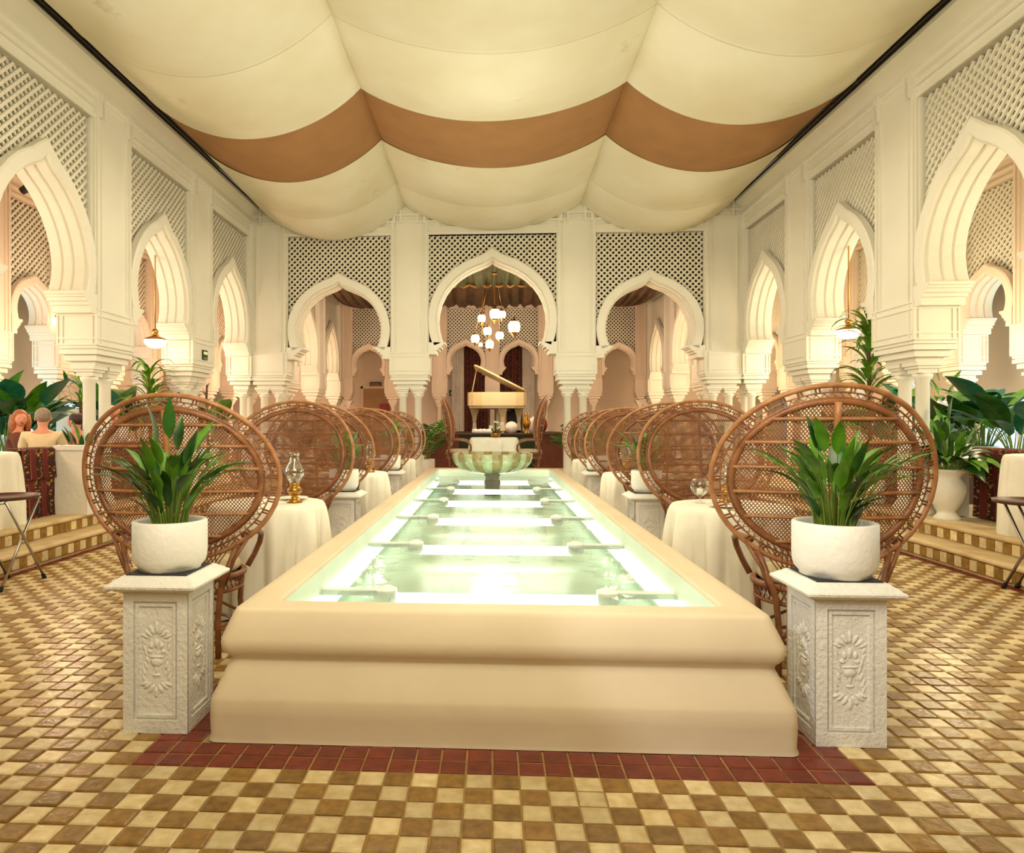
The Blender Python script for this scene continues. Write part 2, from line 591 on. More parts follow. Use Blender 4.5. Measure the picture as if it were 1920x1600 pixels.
def lattice_mesh(hw, zlow, ztop, a, zc, band, pitch, wdt, v0, mats, pk=1.115):
    """two crossed layers of thin slats filling the rectangle above the arch"""
    cur = arch_curve(a, band * 0.5, pk)

    def outside(u, z):
        zz = z - zc
        au = abs(u)
        if zz < cur[0][1]:
            return au > cur[0][0]
        best = None
        for i in range(len(cur) - 1):
            z0, z1 = cur[i][1], cur[i + 1][1]
            if z0 <= zz <= z1 and z1 > z0:
                t = (zz - z0) / (z1 - z0)
                best = cur[i][0] + t * (cur[i + 1][0] - cur[i][0])
        return best is None or au > best
    mb = MB()
    th = 0.022
    for layer, sg in enumerate((1, -1)):
        c0 = -(hw + (ztop - zlow)) * 1.0
        k = 0
        c = c0
        while c < hw + (ztop - zlow):
            # line u = c + sg*(z - zlow)
            run = None
            steps = 90
            for i in range(steps + 1):
                z = zlow + (ztop - zlow) * i / steps
                u = (c + (z - zlow)) if sg == 1 else (-c - (z - zlow))
                ok = abs(u) <= hw and outside(u, z)
                if ok and run is None:
                    run = (u, z)
                if (not ok or i == steps) and run is not None:
                    e = last if not ok else (u, z)
                    if abs(e[1] - run[1]) > 0.03:
                        du, dz = e[0] - run[0], e[1] - run[1]
                        ln = math.hypot(du, dz)
                        nx, nz = -dz / ln * wdt / 2, du / ln * wdt / 2
                        va, vb = v0 + layer * th, v0 + layer * th + th
                        q = [(run[0] + nx, run[1] + nz), (run[0] - nx, run[1] - nz), (e[0] - nx, e[1] - nz), (e[0] + nx, e[1] + nz)]
                        mb.add([(x, va, z_) for x, z_ in q] + [(x, vb, z_) for x, z_ in q],
                               [(0, 1, 2, 3), (7, 6, 5, 4), (0, 4, 5, 1), (1, 5, 6, 2), (2, 6, 7, 3), (3, 7, 4, 0)])
                    run = None
                last = (u, z)
            c += pitch
    return mb.mesh('lattice_panel', mats)


def shaft_mesh(wd, depth, z0, z1, mats):
    mb = MB()
    h = wd / 2
    mb.box(-h, h, 0.0, depth, z0, z1)
    for sx in (-1, 1):
        for off, w2 in ((0.035, 0.035), (0.115, 0.02)):
            x = sx * (h - off)
            mb.box(x - w2 / 2, x + w2 / 2, -0.024, 0.001, z0, z1)
            mb.box(x - w2 / 2, x + w2 / 2, depth - .001, depth + .018, z0, z1)
    for sx in (-1, 1):
        for yy in (0.05, depth - 0.05):
            mb.box(sx * h - 0.015, sx * h + 0.015, yy - .015, yy + .015, z0, z1)
    return mb.mesh('pier', mats)


def capital_mesh(wd, depth, zb0, zb1, zbot, mats, ncol=2):
    mb = MB()
    h = wd / 2 + 0.02
    d0, d1 = -0.04, depth + 0.04
    mb.box(-h + .012, h - .012, d0 + .012, d1 - .012, zb0, zb1)
    # raised frames on the four faces
    for sgn in (0, 1):
        ya, yb = (d0, d0 + .014) if sgn == 0 else (d1 - .014, d1)
        for z in (zb0, zb0 + .07, zb1 - .09, zb1 - .02):
            mb.box(-h, h, ya, yb, z, z + .02)
        for x in (-h, -h + .075, h - .095, h - .02):
            mb.box(x + .0006, x + .0194, ya - .002 * (1 - sgn), yb + .002 * sgn, zb0 + .001, zb1 - .001)
        xa, xb = (-h, -h + .014) if sgn == 0 else (h - .014, h)
        for z in (zb0, zb0 + .07, zb1 - .09, zb1 - .02):
            mb.box(xa, xb, d0, d1, z, z + .02)
        for y in (d0, d0 + .055, d1 - .075, d1 - .02):
            mb.box(xa - .002 * (1 - sgn), xb + .002 * sgn, y + .0006, y + .0194, zb0 + .001, zb1 - .001)
    # corbel steps
    H = zb0 - zbot
    cuts = [(0.0, .02), (.16, .045), (.22, .02), (.45, .075), (.52, .06), (.78, .12)]
    for i, (f, ins) in enumerate(cuts):
        f2 = cuts[i + 1][0] if i + 1 < len(cuts) else 1.0
        mb.box(-h + ins, h - ins, d0 + ins * .8, d1 - ins * .8, zb0 - H * f2, zb0 - H * f)
    return mb.mesh('capital', mats)


def impost_mesh(wd, depth, z1, z0, xs, mats):
    mb = MB()
    for x in xs:
        for i, (hw, fa, fb) in enumerate(((.14, 0.0, .35), (.12, .35, .6), (.10, .6, 1.0))):
            mb.box(x - hw, x + hw, depth / 2 - hw, depth / 2 + hw, z1 + (z0 - z1) * fb, z1 + (z0 - z1) * fa)
    return mb.mesh('impost', mats)


def column_mesh(r, z0, z1, mats):
    mb = MB()
    mb.lathe([(0, z0), (r + .05, z0), (r + .05, z0 + .06), (r + .025, z0 + .09), (r + .03, z0 + .11), (r, z0 + .14), (r * .93, z1 - .08), (r + .02, z1 - .05), (r + .03, z1), (0, z1)], 18)
    return mb.mesh('column', mats)


def bracket_mesh(x0, x1, z1, depth, mats):
    """corbel carrying the arch foot; x0 pier side, x1 tip"""
    mb = MB()
    s = 1 if x1 > x0 else -1
    ln = abs(x1 - x0)
    for f, za, zb in ((1.22, -.035, 0), (1.08, -.06, -.035), (.95, -.10, -.06), (.75, -.14, -.10), (.58, -.22, -.14)):
        xa, xb = sorted((x0, x0 + s * ln * f))
        mb.box(xa, xb, -.03, depth + .02, z1 + za, z1 + zb)
    return mb.mesh('arch_bracket', mats)


CACHE = {}


def cached(key, fn):
    if key not in CACHE:
        CACHE[key] = fn()
    return CACHE[key]


def arcade(wall, piers, bays, depth, M, ztop, box=(2.2, 2.62), cbot=1.98, ibot=1.86, pitch=0.075, lat=True, two=True, band=.175, colr=.072, base=PLAT, zl=LT):
    for (u0, u1) in piers:
        wd = u1 - u0
        uc = (u0 + u1) / 2
        k = (round(wd, 3), depth, ztop, box, two, M.name)
        pm = cached(('shaft',) + k, lambda: shaft_mesh(wd, depth, box[1], ztop, M))
        p = inst('pier', pm, wall, (uc, 0, 0))
        inst('capital', cached(('cap',) + k, lambda: capital_mesh(wd, depth, box[0], box[1], cbot, M)), p)
        xs = (-wd * .21, wd * .21) if two else (0,)
        inst('impost', cached(('imp',) + k, lambda: impost_mesh(wd, depth, cbot, ibot, xs, M)), p)
        cm = cached(('col', colr, ibot, base, M.name), lambda: column_mesh(colr, base, ibot, M))
        for x in xs:
            inst('column', cm, p, (x, depth / 2, 0))
    for (u0, u1, a, zc, *pp) in bays:
        pk = pp[0] if pp else 1.115
        hw = (u1 - u0) / 2
        uc = (u0 + u1) / 2
        k = (round(hw, 3), a, zc, depth, M.name, pk, zl)
        inst('arch_band', cached(('arch',) + k, lambda: arch_mesh(a, band, depth, hw, M, pk)), wall, (uc, 0, zc))
        if lat:
            lo = inst('lattice_panel', cached(('lat', pitch) + k, lambda: lattice_mesh(hw, zc, zl, a, zc, band, pitch * math.sqrt(2), pitch * .42, .09, LATT, pk)), wall, (uc, 0, 0))
            lo['kind'] = 'stuff'
            inst('cavity_shade_board', cached(('bb',) + k, lambda: cavity_shade_mesh(hw, zl, a, zc, band, .22, CAVSHADE, pk)), wall, (uc, 0, 0))  # added dark board standing in for the shaded cavity in the wall
        for s in (-1, 1):
            inst('arch_bracket', cached(('br', s) + k, lambda: bracket_mesh(s * hw, s * (a * .91), zc - .4 * a, depth, M)), wall, (uc, 0, 0))
        # frieze beam above the lattice with mouldings
        def frieze():
            mb = MB()
            mb.box(-hw, hw, .02, depth - .02, zl - .0, ztop)
            mb.box(-hw, hw, .0, depth, zl, zl + .05)
            mb.box(-hw, hw, -.012, depth + .012, zl + .12, zl + .145)
            mb.box(-hw, hw, -.012, depth + .012, zl + .28, zl + .305)
            return mb.mesh('frieze', M)
        inst('frieze', cached(('fr', ztop, zl) + k, frieze), wall, (uc, 0, 0))


ZT = 5.12
side_starts = [-4.9 + BAY * i for i in range(11)]          # near edges of the piers, hall depth
for sgn, nm in ((-1, 'left'), (1, 'right')):
    wl = thing('wall_' + nm, f'cream arcade wall on the {nm} side with keyhole arches and lattice', 'wall', (sgn * W, 0, 0), -sgn * R(90), kind='structure')
    fy = (lambda y: y) if sgn < 0 else (lambda y: -y)
    piers = [tuple(sorted((fy(s), fy(s + PIER)))) for s in side_starts]
    bays = [tuple(sorted((fy(s + PIER), fy(s + BAY)))) + (.70, 3.05, 1.36) for s in side_starts[:-1]]
    arcade(wl, piers, bays, 0.40, CREAM, ZT)
    # cornice: stepped slope from the frieze out to the rail, full length of the hall
    mb = MB()
    prof = [(0.02, 4.98), (-.03, 5.0), (-.03, 5.03), (-.045, 5.04), (-.045, 5.10), (-.02, 5.11), (-.02, 5.13), (-.16, 5.27), (-.16, 5.34), (0.3, 5.34), (.3, 4.98)]
    ya, yb = fy(-4.95), fy(YB)
    vs = [(ya, v, z) for v, z in prof] + [(yb, v, z) for v, z in prof]
    n = len(prof)
    mb.add(vs, [(i, (i + 1) % n, n + (i + 1) % n, n + i) for i in range(n)])
    mb.build('cornice', CREAM, wl)
    mb = MB()
    for (v, z) in ((-.165, 5.33), (-.205, 5.352), (-.245, 5.374)):
        y0, y1 = sorted((ya, yb))
        mb.box(y0, y1, v - .012, v + .012, z - .013, z + .013)
    mb.build('curtain_rail', DARK, wl)
    # small mouldings crossing the cornice above each pier
    mb = MB()
    for s in side_starts[:8]:
        for e in (.04, .12, PIER - .12, PIER - .04):
            u = fy(s + e)
            mb.box(u - .012, u + .012, -.055, -.02, 4.80, 5.11)
    mb.build('cornice_moulding', CREAM, wl)
    # outer arcade of the gallery
    wo = thing('wall_%s_outer_arcade' % nm, f'row of small keyhole arches along the outer {nm} gallery', 'wall', (sgn * 6.9, 0, 0), -sgn * R(90), kind='structure')
    st = [10.58 + 1.5 * i for i in range(-4, 7)]
    piers = [tuple(sorted((fy(s), fy(s + .46)))) for s in st]
    bays = [tuple(sorted((fy(s + .46), fy(s + 1.5)))) + (.37, 2.98) for s in st[:-1]]
    arcade(wo, piers, bays, 0.34, GALL, 4.95, two=False, band=.15, zl=4.6)
    # enclosing wall with lit garden windows
    we = thing('wall_%s_garden' % nm, f'plain pink plaster wall closing the {nm} gallery', 'wall', (sgn * 8.9, 0, 0), 0, kind='structure')
    MB().box(-.1, .1, -5, 21, 0, 5).build('plaster', GALL, we)

back = thing('wall_back', 'cream rear arcade wall with three keyhole arches', 'wall', (0, YB, 0), 0, kind='structure')
arcade(back, [(-4.5, -3.82), (-1.87, -1.18), (1.18, 1.87), (3.82, 4.5)], [(-3.82, -1.87, .785, 3.03), (-1.18, 1.18, 1.01, 3.2), (1.87, 3.82, .785, 3.03)], 0.40, CREAM, ZT + .15)
mb = MB()
mb.box(-W, W, -.03, .3, 5.0, 5.04)
mb.box(-W, W, -.05, .3, 5.12, 5.16)
mb.box(-W, W, -.02, .3, 5.16, 5.5)
for x in (-4.3, -3.9, -1.8, -1.68, -1.37, -1.25, 1.25, 1.37, 1.68, 1.8, 3.9, 4.3):
    mb.box(x - .02, x + .02, -.06, -.01, 4.98, 5.3)
mb.build('cornice', CREAM, back)

far = thing('wall_far', 'far end wall of small keyhole arches behind the stage', 'wall', (0, YF, 0), 0, kind='structure')
arcade(far, [(-4.5, -4.2), (-3.2, -2.75), (-1.78, -1.36), (-.2, .2), (1.36, 1.78), (2.75, 3.2), (4.2, 4.5)],
       [(-4.2, -3.2, .40, 3.1), (-2.75, -1.78, .40, 3.1), (-1.36, -.2, .45, 3.15), (.2, 1.36, .45, 3.15), (1.78, 2.75, .40, 3.1), (3.2, 4.2, .40, 3.1)], 0.3, GALL, 4.95, two=False, band=.15, zl=4.72)
we = thing('wall_end', 'tan plaster wall closing the rear room', 'wall', (0, 22.0, 0), 0, kind='structure')
MB().box(-9, 9, -.1, .1, 0, 5).build('plaster', GALL, we)
wf = thing('wall_front', 'plain cream wall behind the camera', 'wall', (0, -5.0, 0), 0, kind='structure')
MB().box(-9, 9, -.1, .1, 0, 5.6).build('plaster', CREAM, wf)

# gallery and rear ceilings, roof over the canopy
for sgn, nm in ((-1, 'left'), (1, 'right')):
    x0, x1 = sorted((sgn * 4.55, sgn * 9.0))
    o = MB().box(x0, x1, -5, 22, 4.95, 5.1).build('ceiling_' + nm, GALL)
    tag(o, f'flat pink plaster ceiling of the {nm} gallery', 'ceiling', kind='structure')
o = MB().box(-4.6, 4.6, 12.9, 22, 5.15, 5.3).build('ceiling_back', GALL)
tag(o, 'plaster ceiling over the rear room', 'ceiling', kind='structure')
o = MB().box(-9, 9, -5, 13, 6.2, 6.35).build('ceiling', GALL)
tag(o, 'plain roof slab hidden above the cloth canopy', 'ceiling', kind='structure')

# ------------------------------------------------------------------ floor
FX = 4.2
floor = thing('floor', 'checkerboard floor of small cream and ochre tiles with red border', 'floor', (0, 0, 0), kind='structure')
MB().box(-FX - .3, FX + .3, -5, 12.5, -.2, -.006).build('grout_bed', GROUT, floor)


def tile_mesh(m, w_=.0925, h=.012):
    e = .007
    q = w_ / 2
    vs = []
    for r_, z in ((q, -h), (q, -.0035), (q - e, 0)):
        vs += [(-r_, -r_, z), (r_, -r_, z), (r_, r_, z), (-r_, r_, z)]
    fs = [(8, 9, 10, 11)]
    for l in (0, 4):
        for i in range(4):
            j = (i + 1) % 4
            fs.append((l + i, l + j, l + 4 + j, l + 4 + i))
    mb = MB()
    mb.add(vs, fs)
    return mb.mesh('tile', m)


TM = [tile_mesh(TILE_C), tile_mesh(TILE_O), tile_mesh(TILE_R)]
cells = []
rt = random.Random(3)
for iy in range(-49, 124):
    for ix in range(-42, 42):
        x, y = ix * .1 + .05, iy * .1 + .05
        if abs(x) < 1.17 and 2.8 < y < 12.1:
            continue
        red = (abs(x) < 1.4 and 2.6 < y < 12.3) or abs(x) > 4.1
        c = 2 if red else ((ix + iy) % 2)
        if not red and rt.random() < .012:
            c = 1 - c
        cells.append((x, y, c))


def inview(x, y):
    s, c = math.sin(TH), math.cos(TH)
    d = -x * s + y * c
    r_ = x * c + y * s
    if d < 1.8:
        return False
    px = CX + F * r_ / d
    py = CY + F * CAMZ / d
    return -10 < px < 1930 and py < 1612


seen = sorted([t for t in cells if inview(t[0], t[1])], key=lambda t: (round(t[1], 2), abs(t[0])))
near = set((t[0], t[1]) for t in seen[:300])
big = MB()
for (x, y, c) in cells:
    tilt = (rt.uniform(-.012, .012), rt.uniform(-.012, .012))
    dz = rt.uniform(-.0012, .0008)
    if (x, y) in near:
        inst('tile', TM[c], floor, (x + rt.uniform(-.001, .001), y + rt.uniform(-.001, .001), dz), (tilt[0], tilt[1], rt.uniform(-.012, .012)))
    else:
        q = .0463
        e = .006
        zs = [dz + sx * q * tilt[1] + sy * q * tilt[0] for sx, sy in ((-1, -1), (1, -1), (1, 1), (-1, 1))]
        if 1.5 < y < 9:
            big.add([(x - q, y - q, -.008), (x + q, y - q, -.008), (x + q, y + q, -.008), (x - q, y + q, -.008),
                     (x - q + e, y - q + e, zs[0]), (x + q - e, y - q + e, zs[1]), (x + q - e, y + q - e, zs[2]), (x - q + e, y + q - e, zs[3])],
                    [(4, 5, 6, 7), (0, 1, 5, 4), (1, 2, 6, 5), (2, 3, 7, 6), (3, 0, 4, 7)], c)
        else:
            big.add([(x - q, y - q, zs[0]), (x + q, y - q, zs[1]), (x + q, y + q, zs[2]), (x - q, y + q, zs[3])], [(0, 1, 2, 3)], c)
o = big.build('tile_paving', [TILE_C, TILE_O, TILE_R], floor)
o['kind'] = 'stuff'

# raised gallery floor
fg = thing('floor_gallery', 'raised cream stone floor around the sunken court', 'floor', (0, 0, 0), kind='structure')
mb = MB()
mb.box(-9, -4.48, -5, 22, 0, PLAT - .01)
mb.box(4.48, 9, -5, 22, 0, PLAT - .01)
mb.box(-4.48, 4.48, 12.35, 22, 0, PLAT - .01)
mb.build('slab', STEPS, fg)
# riser tiles (small squares, alternate) and nosings
rtile = [MB().box(-.012, .012, -.046, .046, -.046, .046).mesh('riser_tile', TILE_C), MB().box(-.012, .012, -.046, .046, -.046, .046).mesh('riser_tile', TILE_O)]
for sgn, nm in ((-1, 'left'), (1, 'right')):
    st = thing('trim_1' if sgn < 0 else 'trim_2', f'two cream stone steps with checker riser tiles along the {nm} side', 'steps', (sgn * 4.19, 0, 0), kind='structure')
    mb = MB()
    xa, xb = sorted((sgn * .012, sgn * .31))
    mb.box(xa, xb, -5, 12.4, -.01, .15)
    mb.build('lower_step', STEPS, st)
    for i, (x, z) in enumerate(((0.0, .155), (.285, .305))):
        mb = MB()
        xo = sgn * x
        # rounded worn nosing
        vs, fs = [], []
        ny = 70
        pr = [(.05, .018), (-.005, .016), (-.022, .004), (-.024, -.012), (-.012, -.028), (.02, -.032)]
        for j in range(ny + 1):
            y = -5 + 17.4 * j / ny
            wob = .005 * math.sin(y * 5.1 + i) + .004 * math.sin(y * 13.7)
            for a, b in pr + [(.33, .012)]:
                vs.append((xo + sgn * (a + wob * (a < .04)), y, z + b))
        m = len(pr) + 1
        order = [6] + list(range(6))
        for j in range(ny):
            for k in range(m - 1):
                fs.append((j * m + order[k], j * m + order[k + 1], (j + 1) * m + order[k + 1], (j + 1) * m + order[k]))
        mb.add(vs, fs, 0, True)
        mb.build('nosing', STEPS, st)
        for j in range(46, 110):
            y = j * .1 + .05
            t = rt.random()
            c = (j + i) % 2 if t > .06 else (j + i + 1) % 2
            inst('riser_tile', rtile[c], st, (xo + sgn * .002, y, z - .08), (0, 0, rt.uniform(-.02, .02)))

# ------------------------------------------------------------------ canopy of draped cloth
canopy = thing('cloth_canopy', 'cream cloth canopy in three long swags with one tan band across', 'canopy', (0, 0, 5.4))
SW = [(-4.25, -1.6, .56), (-1.6, 1.6, .44), (1.6, 4.25, .52)]
edges = [-4.9, -2.55, -.98, .57, 2.12, 3.67, 5.22, 6.77, 8.30, 9.90, 11.40, 12.62]
for si in range(len(edges) - 1):
    y0, y1 = edges[si], edges[si + 1]
    tan = abs(y0 - 8.30) < .01
    mb = MB()
    nx, ny = 28, 8
    for wi, (xa, xb, sag) in enumerate(SW):
        vs, fs = [], []
        ov = 0.02
        for j in range(ny + 1):
            t = j / ny
            y = y0 - (0 if tan else ov) + (y1 - y0 + (.14 if tan else 2 * ov)) * t
            drop = -.10 * max(0, (y - 9.9) / 2.7)
            bil = math.sin(math.pi * t)
            for i in range(nx + 1):
                s = i / nx
                x = xa + (xb - xa) * s
                za = (-.06 if wi == 0 else 0.0 - .035 * bil)
                zb = (-.06 if wi == 2 else 0.0 - .035 * bil)
                base = za + (zb - za) * s
                par = 4 * s * (1 - s)
                shape = par ** .92
                z = base + drop - sag * shape * (1 + .05 * bil) - .02 * bil * par + (.025 if tan else 0)
                z += .006 * math.sin(7 * s + 1.9 * y) * par
                vs.append((x, y, z))
        for j in range(ny):
            for i in range(nx):
                a = j * (nx + 1) + i
                fs.append((a, a + nx + 1, a + nx + 2, a + 1))
        mb.add(vs, fs, 0, True)
        if not tan:   # stitched hem standing proud along the strip's far edge
            hem, hf = [], []
            for i in range(nx + 1):
                x_, y_, z_ = vs[ny * (nx + 1) + i]
                hem += [(x_, y_ - .02, z_), (x_, y_ + .008, z_ - .012), (x_, y_ + .012, z_ + .002)]
            for i in range(nx):
                hf += [(i * 3, i * 3 + 1, i * 3 + 4, i * 3 + 3), (i * 3 + 1, i * 3 + 2, i * 3 + 5, i * 3 + 4)]
            mb.add(hem, hf, 0, True)
    o = mb.build('cloth_strip', TANC if tan else CANV, canopy)
    if tan:
        o['label'] = 'tan brown cloth strip'

# rear room cloth ceiling with gathers
for (xa, xb, lab) in ((-1.75, 1.75, 'dark brown gathered cloth ceiling above the stage'), (-4.1, -1.75, 'dark cloth ceiling seen through the left rear arch'), (1.75, 4.1, 'dark cloth ceiling seen through the right rear arch')):
    dr = thing('drape_ceiling', lab, 'drape', ((xa + xb) / 2, 13.2, 4.85))
    wdt = xb - xa
    for (ya, yb, za, zb, m, nm) in ((.0, 3.4, .25, -.22, DRAPG, 'front_swag'), (3.4, 7.0, -.18, -.12, DRAPE, 'rear_swag')):
        mb = MB()
        nx, ny = 110, 14
        vs, fs = [], []
        for j in range(ny + 1):
            t = j / ny
            for i in range(nx + 1):
                s = i / nx
                pinch = (1 - t) if nm == 'rear_swag' else t
                xx = (s - .5) * wdt * (1 - .25 * pinch * (1 - abs(2 * s - 1)))
                fold = .06 * math.sin(s * 62 + 2 * math.sin(s * 9)) + .03 * math.sin(s * 131)
                z = za + (zb - za) * t - .22 * math.sin(math.pi * t) * (.6 + .4 * math.sin(math.pi * s)) + fold * (.65 + .35 * pinch)
                vs.append((xx, ya + (yb - ya) * t, z))
        for j in range(ny):
            for i in range(nx):
                a = j * (nx + 1) + i
                fs.append((a, a + 1, a + nx + 2, a + nx + 1))
        mb.add(vs, fs, 0, True)
        mb.build(nm, m, dr)
    mb = MB()
    pts = [((i / 60 - .5) * wdt * .98, 3.38 + .03 * math.sin(i * 1.9), -.24 + .03 * math.sin(i * 1.3)) for i in range(61)]
    mb.tube(pts, .035, 6)
    mb.build('gold_edge', GOLD, dr)

# ------------------------------------------------------------------ pool
pool = thing('reflecting_pool', 'long white raised pool with lit water in the middle of the court', 'pool', (0.02, 2.8, 0))
PX, PL = 1.2, 9.35     # half width, length


def rring(e, z, r=.05, n=5):
    x0, x1, y0, y1 = -PX + e, PX - e, e, PL - e
    pts = []
    for cx_, cy_, a0 in ((x1 - r, y0 + r, -90), (x1 - r, y1 - r, 0), (x0 + r, y1 - r, 90), (x0 + r, y0 + r, 180)):
        for i in range(n + 1):
            a = R(a0 + 90 * i / n)
            pts.append((cx_ + r * math.cos(a), cy_ + r * math.sin(a), z))
    return pts


def loft(mb, rings, mi=0, smooth=True):
    n = len(rings[0])
    vs = [p for r_ in rings for p in r_]
    fs = []
    for i in range(len(rings) - 1):
        for j in range(n):
            j2 = (j + 1) % n
            fs.append((i * n + j, i * n + j2, (i + 1) * n + j2, (i + 1) * n + j))
    mb.add(vs, fs, mi, smooth)


prof = [(-.006, 0), (0, .02), (-.003, .10), (.0, .165), (.005, .180), (.018, .208), (.054, .295), (.065, .318), (.064, .326), (.046, .345), (.035, .362), (.030, .39), (.033, .415), (.074, .515), (.079, .524), (.088, .528), (.12, .529), (.215, .529), (.226, .528), (.233, .522), (.236, .51)]
mb = MB()
loft(mb, [rring(e, z) for e, z in prof])
mb.build('basin', POOLW, pool)
mb = MB()
loft(mb, [rring(e, z, .03) for e, z in ((.236, .51), (.24, .40), (.24, .19))])
x0, x1 = -PX + .24, PX - .24
mb.add([(x0, .24, .2), (x1, .24, .2), (x1, PL - .24, .2), (x0, PL - .24, .2)], [(0, 1, 2, 3)], 1)
mb.build('pool_lining', [POOLIN, mat('pool_floor', (0.86, 0.93, 0.84), 0.4, 1.5, 0.05)], pool)
MB().add([(x0, .24, .396), (x1, .24, .396), (x1, PL - .24, .396), (x0, PL - .24, .396)], [(0, 1, 2, 3)]).build('water', WATER, pool)
tube_me = MB().tube([(-.58, 0, 0), (.58, 0, 0)], .035, 12).mesh('light_tube', TUBE)
capb = MB()
capb.lathe([(0, -.05), (.045, -.05), (.06, 0), (.05, .05), (.03, .07), (0, .07)], 14, M=Matrix.Rotation(R(90), 4, 'Y'))
cap_me = capb.mesh('tube_cap', WHITEP)
fin_me = MB().box(0, .34, -.02, .02, -.03, .006).mesh('partition', WHITEP)
for yy in (3.8, 5.28, 6.8, 8.3, 9.75, 11.2):
    t = inst('light_tube', tube_me, pool, (0, yy - 2.8, .345))
    for s in (-1, 1):
        inst('tube_cap', cap_me, t, (s * .60, 0, .02), (0, 0, 0 if s > 0 else R(180)))
        inst('partition', fin_me, pool, (s * .97 if s < 0 else .63, yy - 2.8, .396))

strip_y = [3.06, 3.75, 5.23, 6.75, 8.25, 9.70, 11.15, 11.88]
for i in range(7):
    ln = (strip_y[i + 1] - strip_y[i]) / 2 - .05
    yc = (strip_y[i + 1] + strip_y[i]) / 2 - 2.8
    sm = MB().box(-.012, .012, -ln, ln, .27, .385).mesh('side_light', SIDEL)
    for s in (-1, 1):
        inst('side_light', sm, pool, (s * .945, yc, 0))
# fountain bowl
fb = thing('fountain_bowl', 'fluted tan and green marble fountain bowl standing in the far end of the pool', 'fountain', (0.0, 10.75, .2))
mb = MB()
nf = 24
prof = [(.12, .335), (.28, .345), (.42, .38), (.52, .44), (.575, .51), (.598, .58), (.60, .63), (.59, .65), (.56, .65), (.54, .62), (.40, .52), (0, .48)]
sub = 6
n = nf * sub
vs = []
for (r_, z) in prof:
    for j in range(n):
        ph = (j % sub) / sub
        rr = r_ * (1 + .045 * abs(math.sin(math.pi * ph)) * (1 if z < .66 and r_ > .15 else 0))
        a = 2 * math.pi * j / n
        vs.append((rr * math.cos(a), rr * math.sin(a), z))
for mi in (0, 1):
    fs = []
    for i in range(len(prof) - 1):
        for j in range(n):
            if (j // sub) % 2 == mi:
                j2 = (j + 1) % n
                fs.append((i * n + j, i * n + j2, (i + 1) * n + j2, (i + 1) * n + j))
    mb.add(vs, fs, mi, True)
mb.build('bowl', [MARB1, MARB2], fb)
mb = MB()
for (hw, z0, z1) in ((.125, 0, .22), (.105, .22, .30), (.12, .30, .345)):
    mb.box(-hw, hw, -hw, hw, z0, z1)
mb.build('stem', mat('marble_dark', (0.45, 0.40, 0.26), 0.3, 12, 0.15), fb)

# ------------------------------------------------------------------ pedestals and potted plants


def relief(mb, M):
    """urn medallion in a leafy frame, on the plane y=0, facing -y, centre at origin"""
    def blob(x, z, rx, rz, d=.012, rot=0):
        d = d * .55
        T = M @ Matrix.Translation((x, 0, z)) @ Matrix.Rotation(rot, 4, 'Y')
        mb.sphere((0, 0, 0), 1, 8, 6, 0, (rx, d, rz), T)
    for s in (-1, 1):
        for i in range(9):
            t = i / 8
            z = .105 - .21 * t
            x = s * (.048 + .008 * math.sin(t * math.pi * 3))
            blob(x, z, .007, .018, .008, s * .3)
        for (x, z, rx, rz, rot) in ((.02, .125, .010, .024, .6), (.036, .112, .009, .022, .9), (.05, .10, .008, .02, 1.2), (.02, -.125, .010, .022, -.6), (.038, -.112, .009, .022, -.9), (.052, -.104, .008, .02, -1.2)):
            blob(s * x, z, rx, rz, .011, s * rot)
        blob(s * .022, .06, .010, .016, .012)
        blob(s * .03, .035, .012, .010, .010)
    blob(0, .135, .010, .028, .013)
    blob(0, -.14, .010, .024, .013)
    blob(0, .07, .010, .022, .013)
    blob(0, .012, .036, .006, .012)
    blob(0, -.012, .027, .02, .014)
    blob(0, -.04, .007, .022, .010)
    blob(0, -.066, .02, .007, .010)


def pedestal_parts():
    mb = MB()
    h = .14
    T4 = [Matrix.Rotation(R(90 * k), 4, 'Z') for k in range(4)]
    mb.box(-h + .012, h - .012, -h + .012, h - .012, 0, .60)
    for M in T4:
        for (a, b) in ((-h, -h + .045), (h - .045, h)):
            mb.box(a, b, -h, -h + .0121, 0.0, .60, M=M)
        mb.box(-h + .045, h - .045, -h, -h + .0121, 0, .055, M=M)
        mb.box(-h + .045, h - .045, -h, -h + .0121, .56, .60, M=M)
        for (a, b, c, d) in ((-h + .053, -h + .065, .065, .55), (h - .065, h - .053, .065, .55)):
            mb.box(a, b, -h + .004, -h + .0122, c, d, M=M)
        for z in (.065, .538):
            mb.box(-h + .0652, h - .0652, -h + .0045, -h + .0122, z, z + .012, M=M)
    body = mb.mesh('body', PEDW)
    mb = MB()
    rings = []
    for (r_, z) in ((.145, .60), (.165, .605), (.17, .612), (.178, .613), (.193, .622), (.195, .632), (.19, .638), (.185, .639), (.165, .655), (.16, .656), (.145, .668), (.13, .668)):
        rings.append([(-r_, -r_, z), (r_, -r_, z), (r_, r_, z), (-r_, r_, z)])
    loft(mb, rings, 0, False)
    cap_ = mb.mesh('cap', PEDW)
    slab = MB().box(-.132, .132, -.132, .132, .655, .674).mesh('slate_inset', SLATE)
    mb = MB()
    relief(mb, Matrix.Translation((0, -h + .012, .31)))
    rel = mb.mesh('relief', PEDW)
    return body, cap_, slab, rel


ped_me = pedestal_parts()


def pedestal(x, y, label):
    t = thing('pedestal', label, 'pedestal', (x, y, 0), 0, 'white pedestals beside the pool')
    for me in ped_me[:3]:
        inst(me.name, me, t)
    for k in range(4):
        inst('relief', ped_me[3], t, rot=(0, 0, R(90 * k)))['kind'] = 'stuff'
    return t


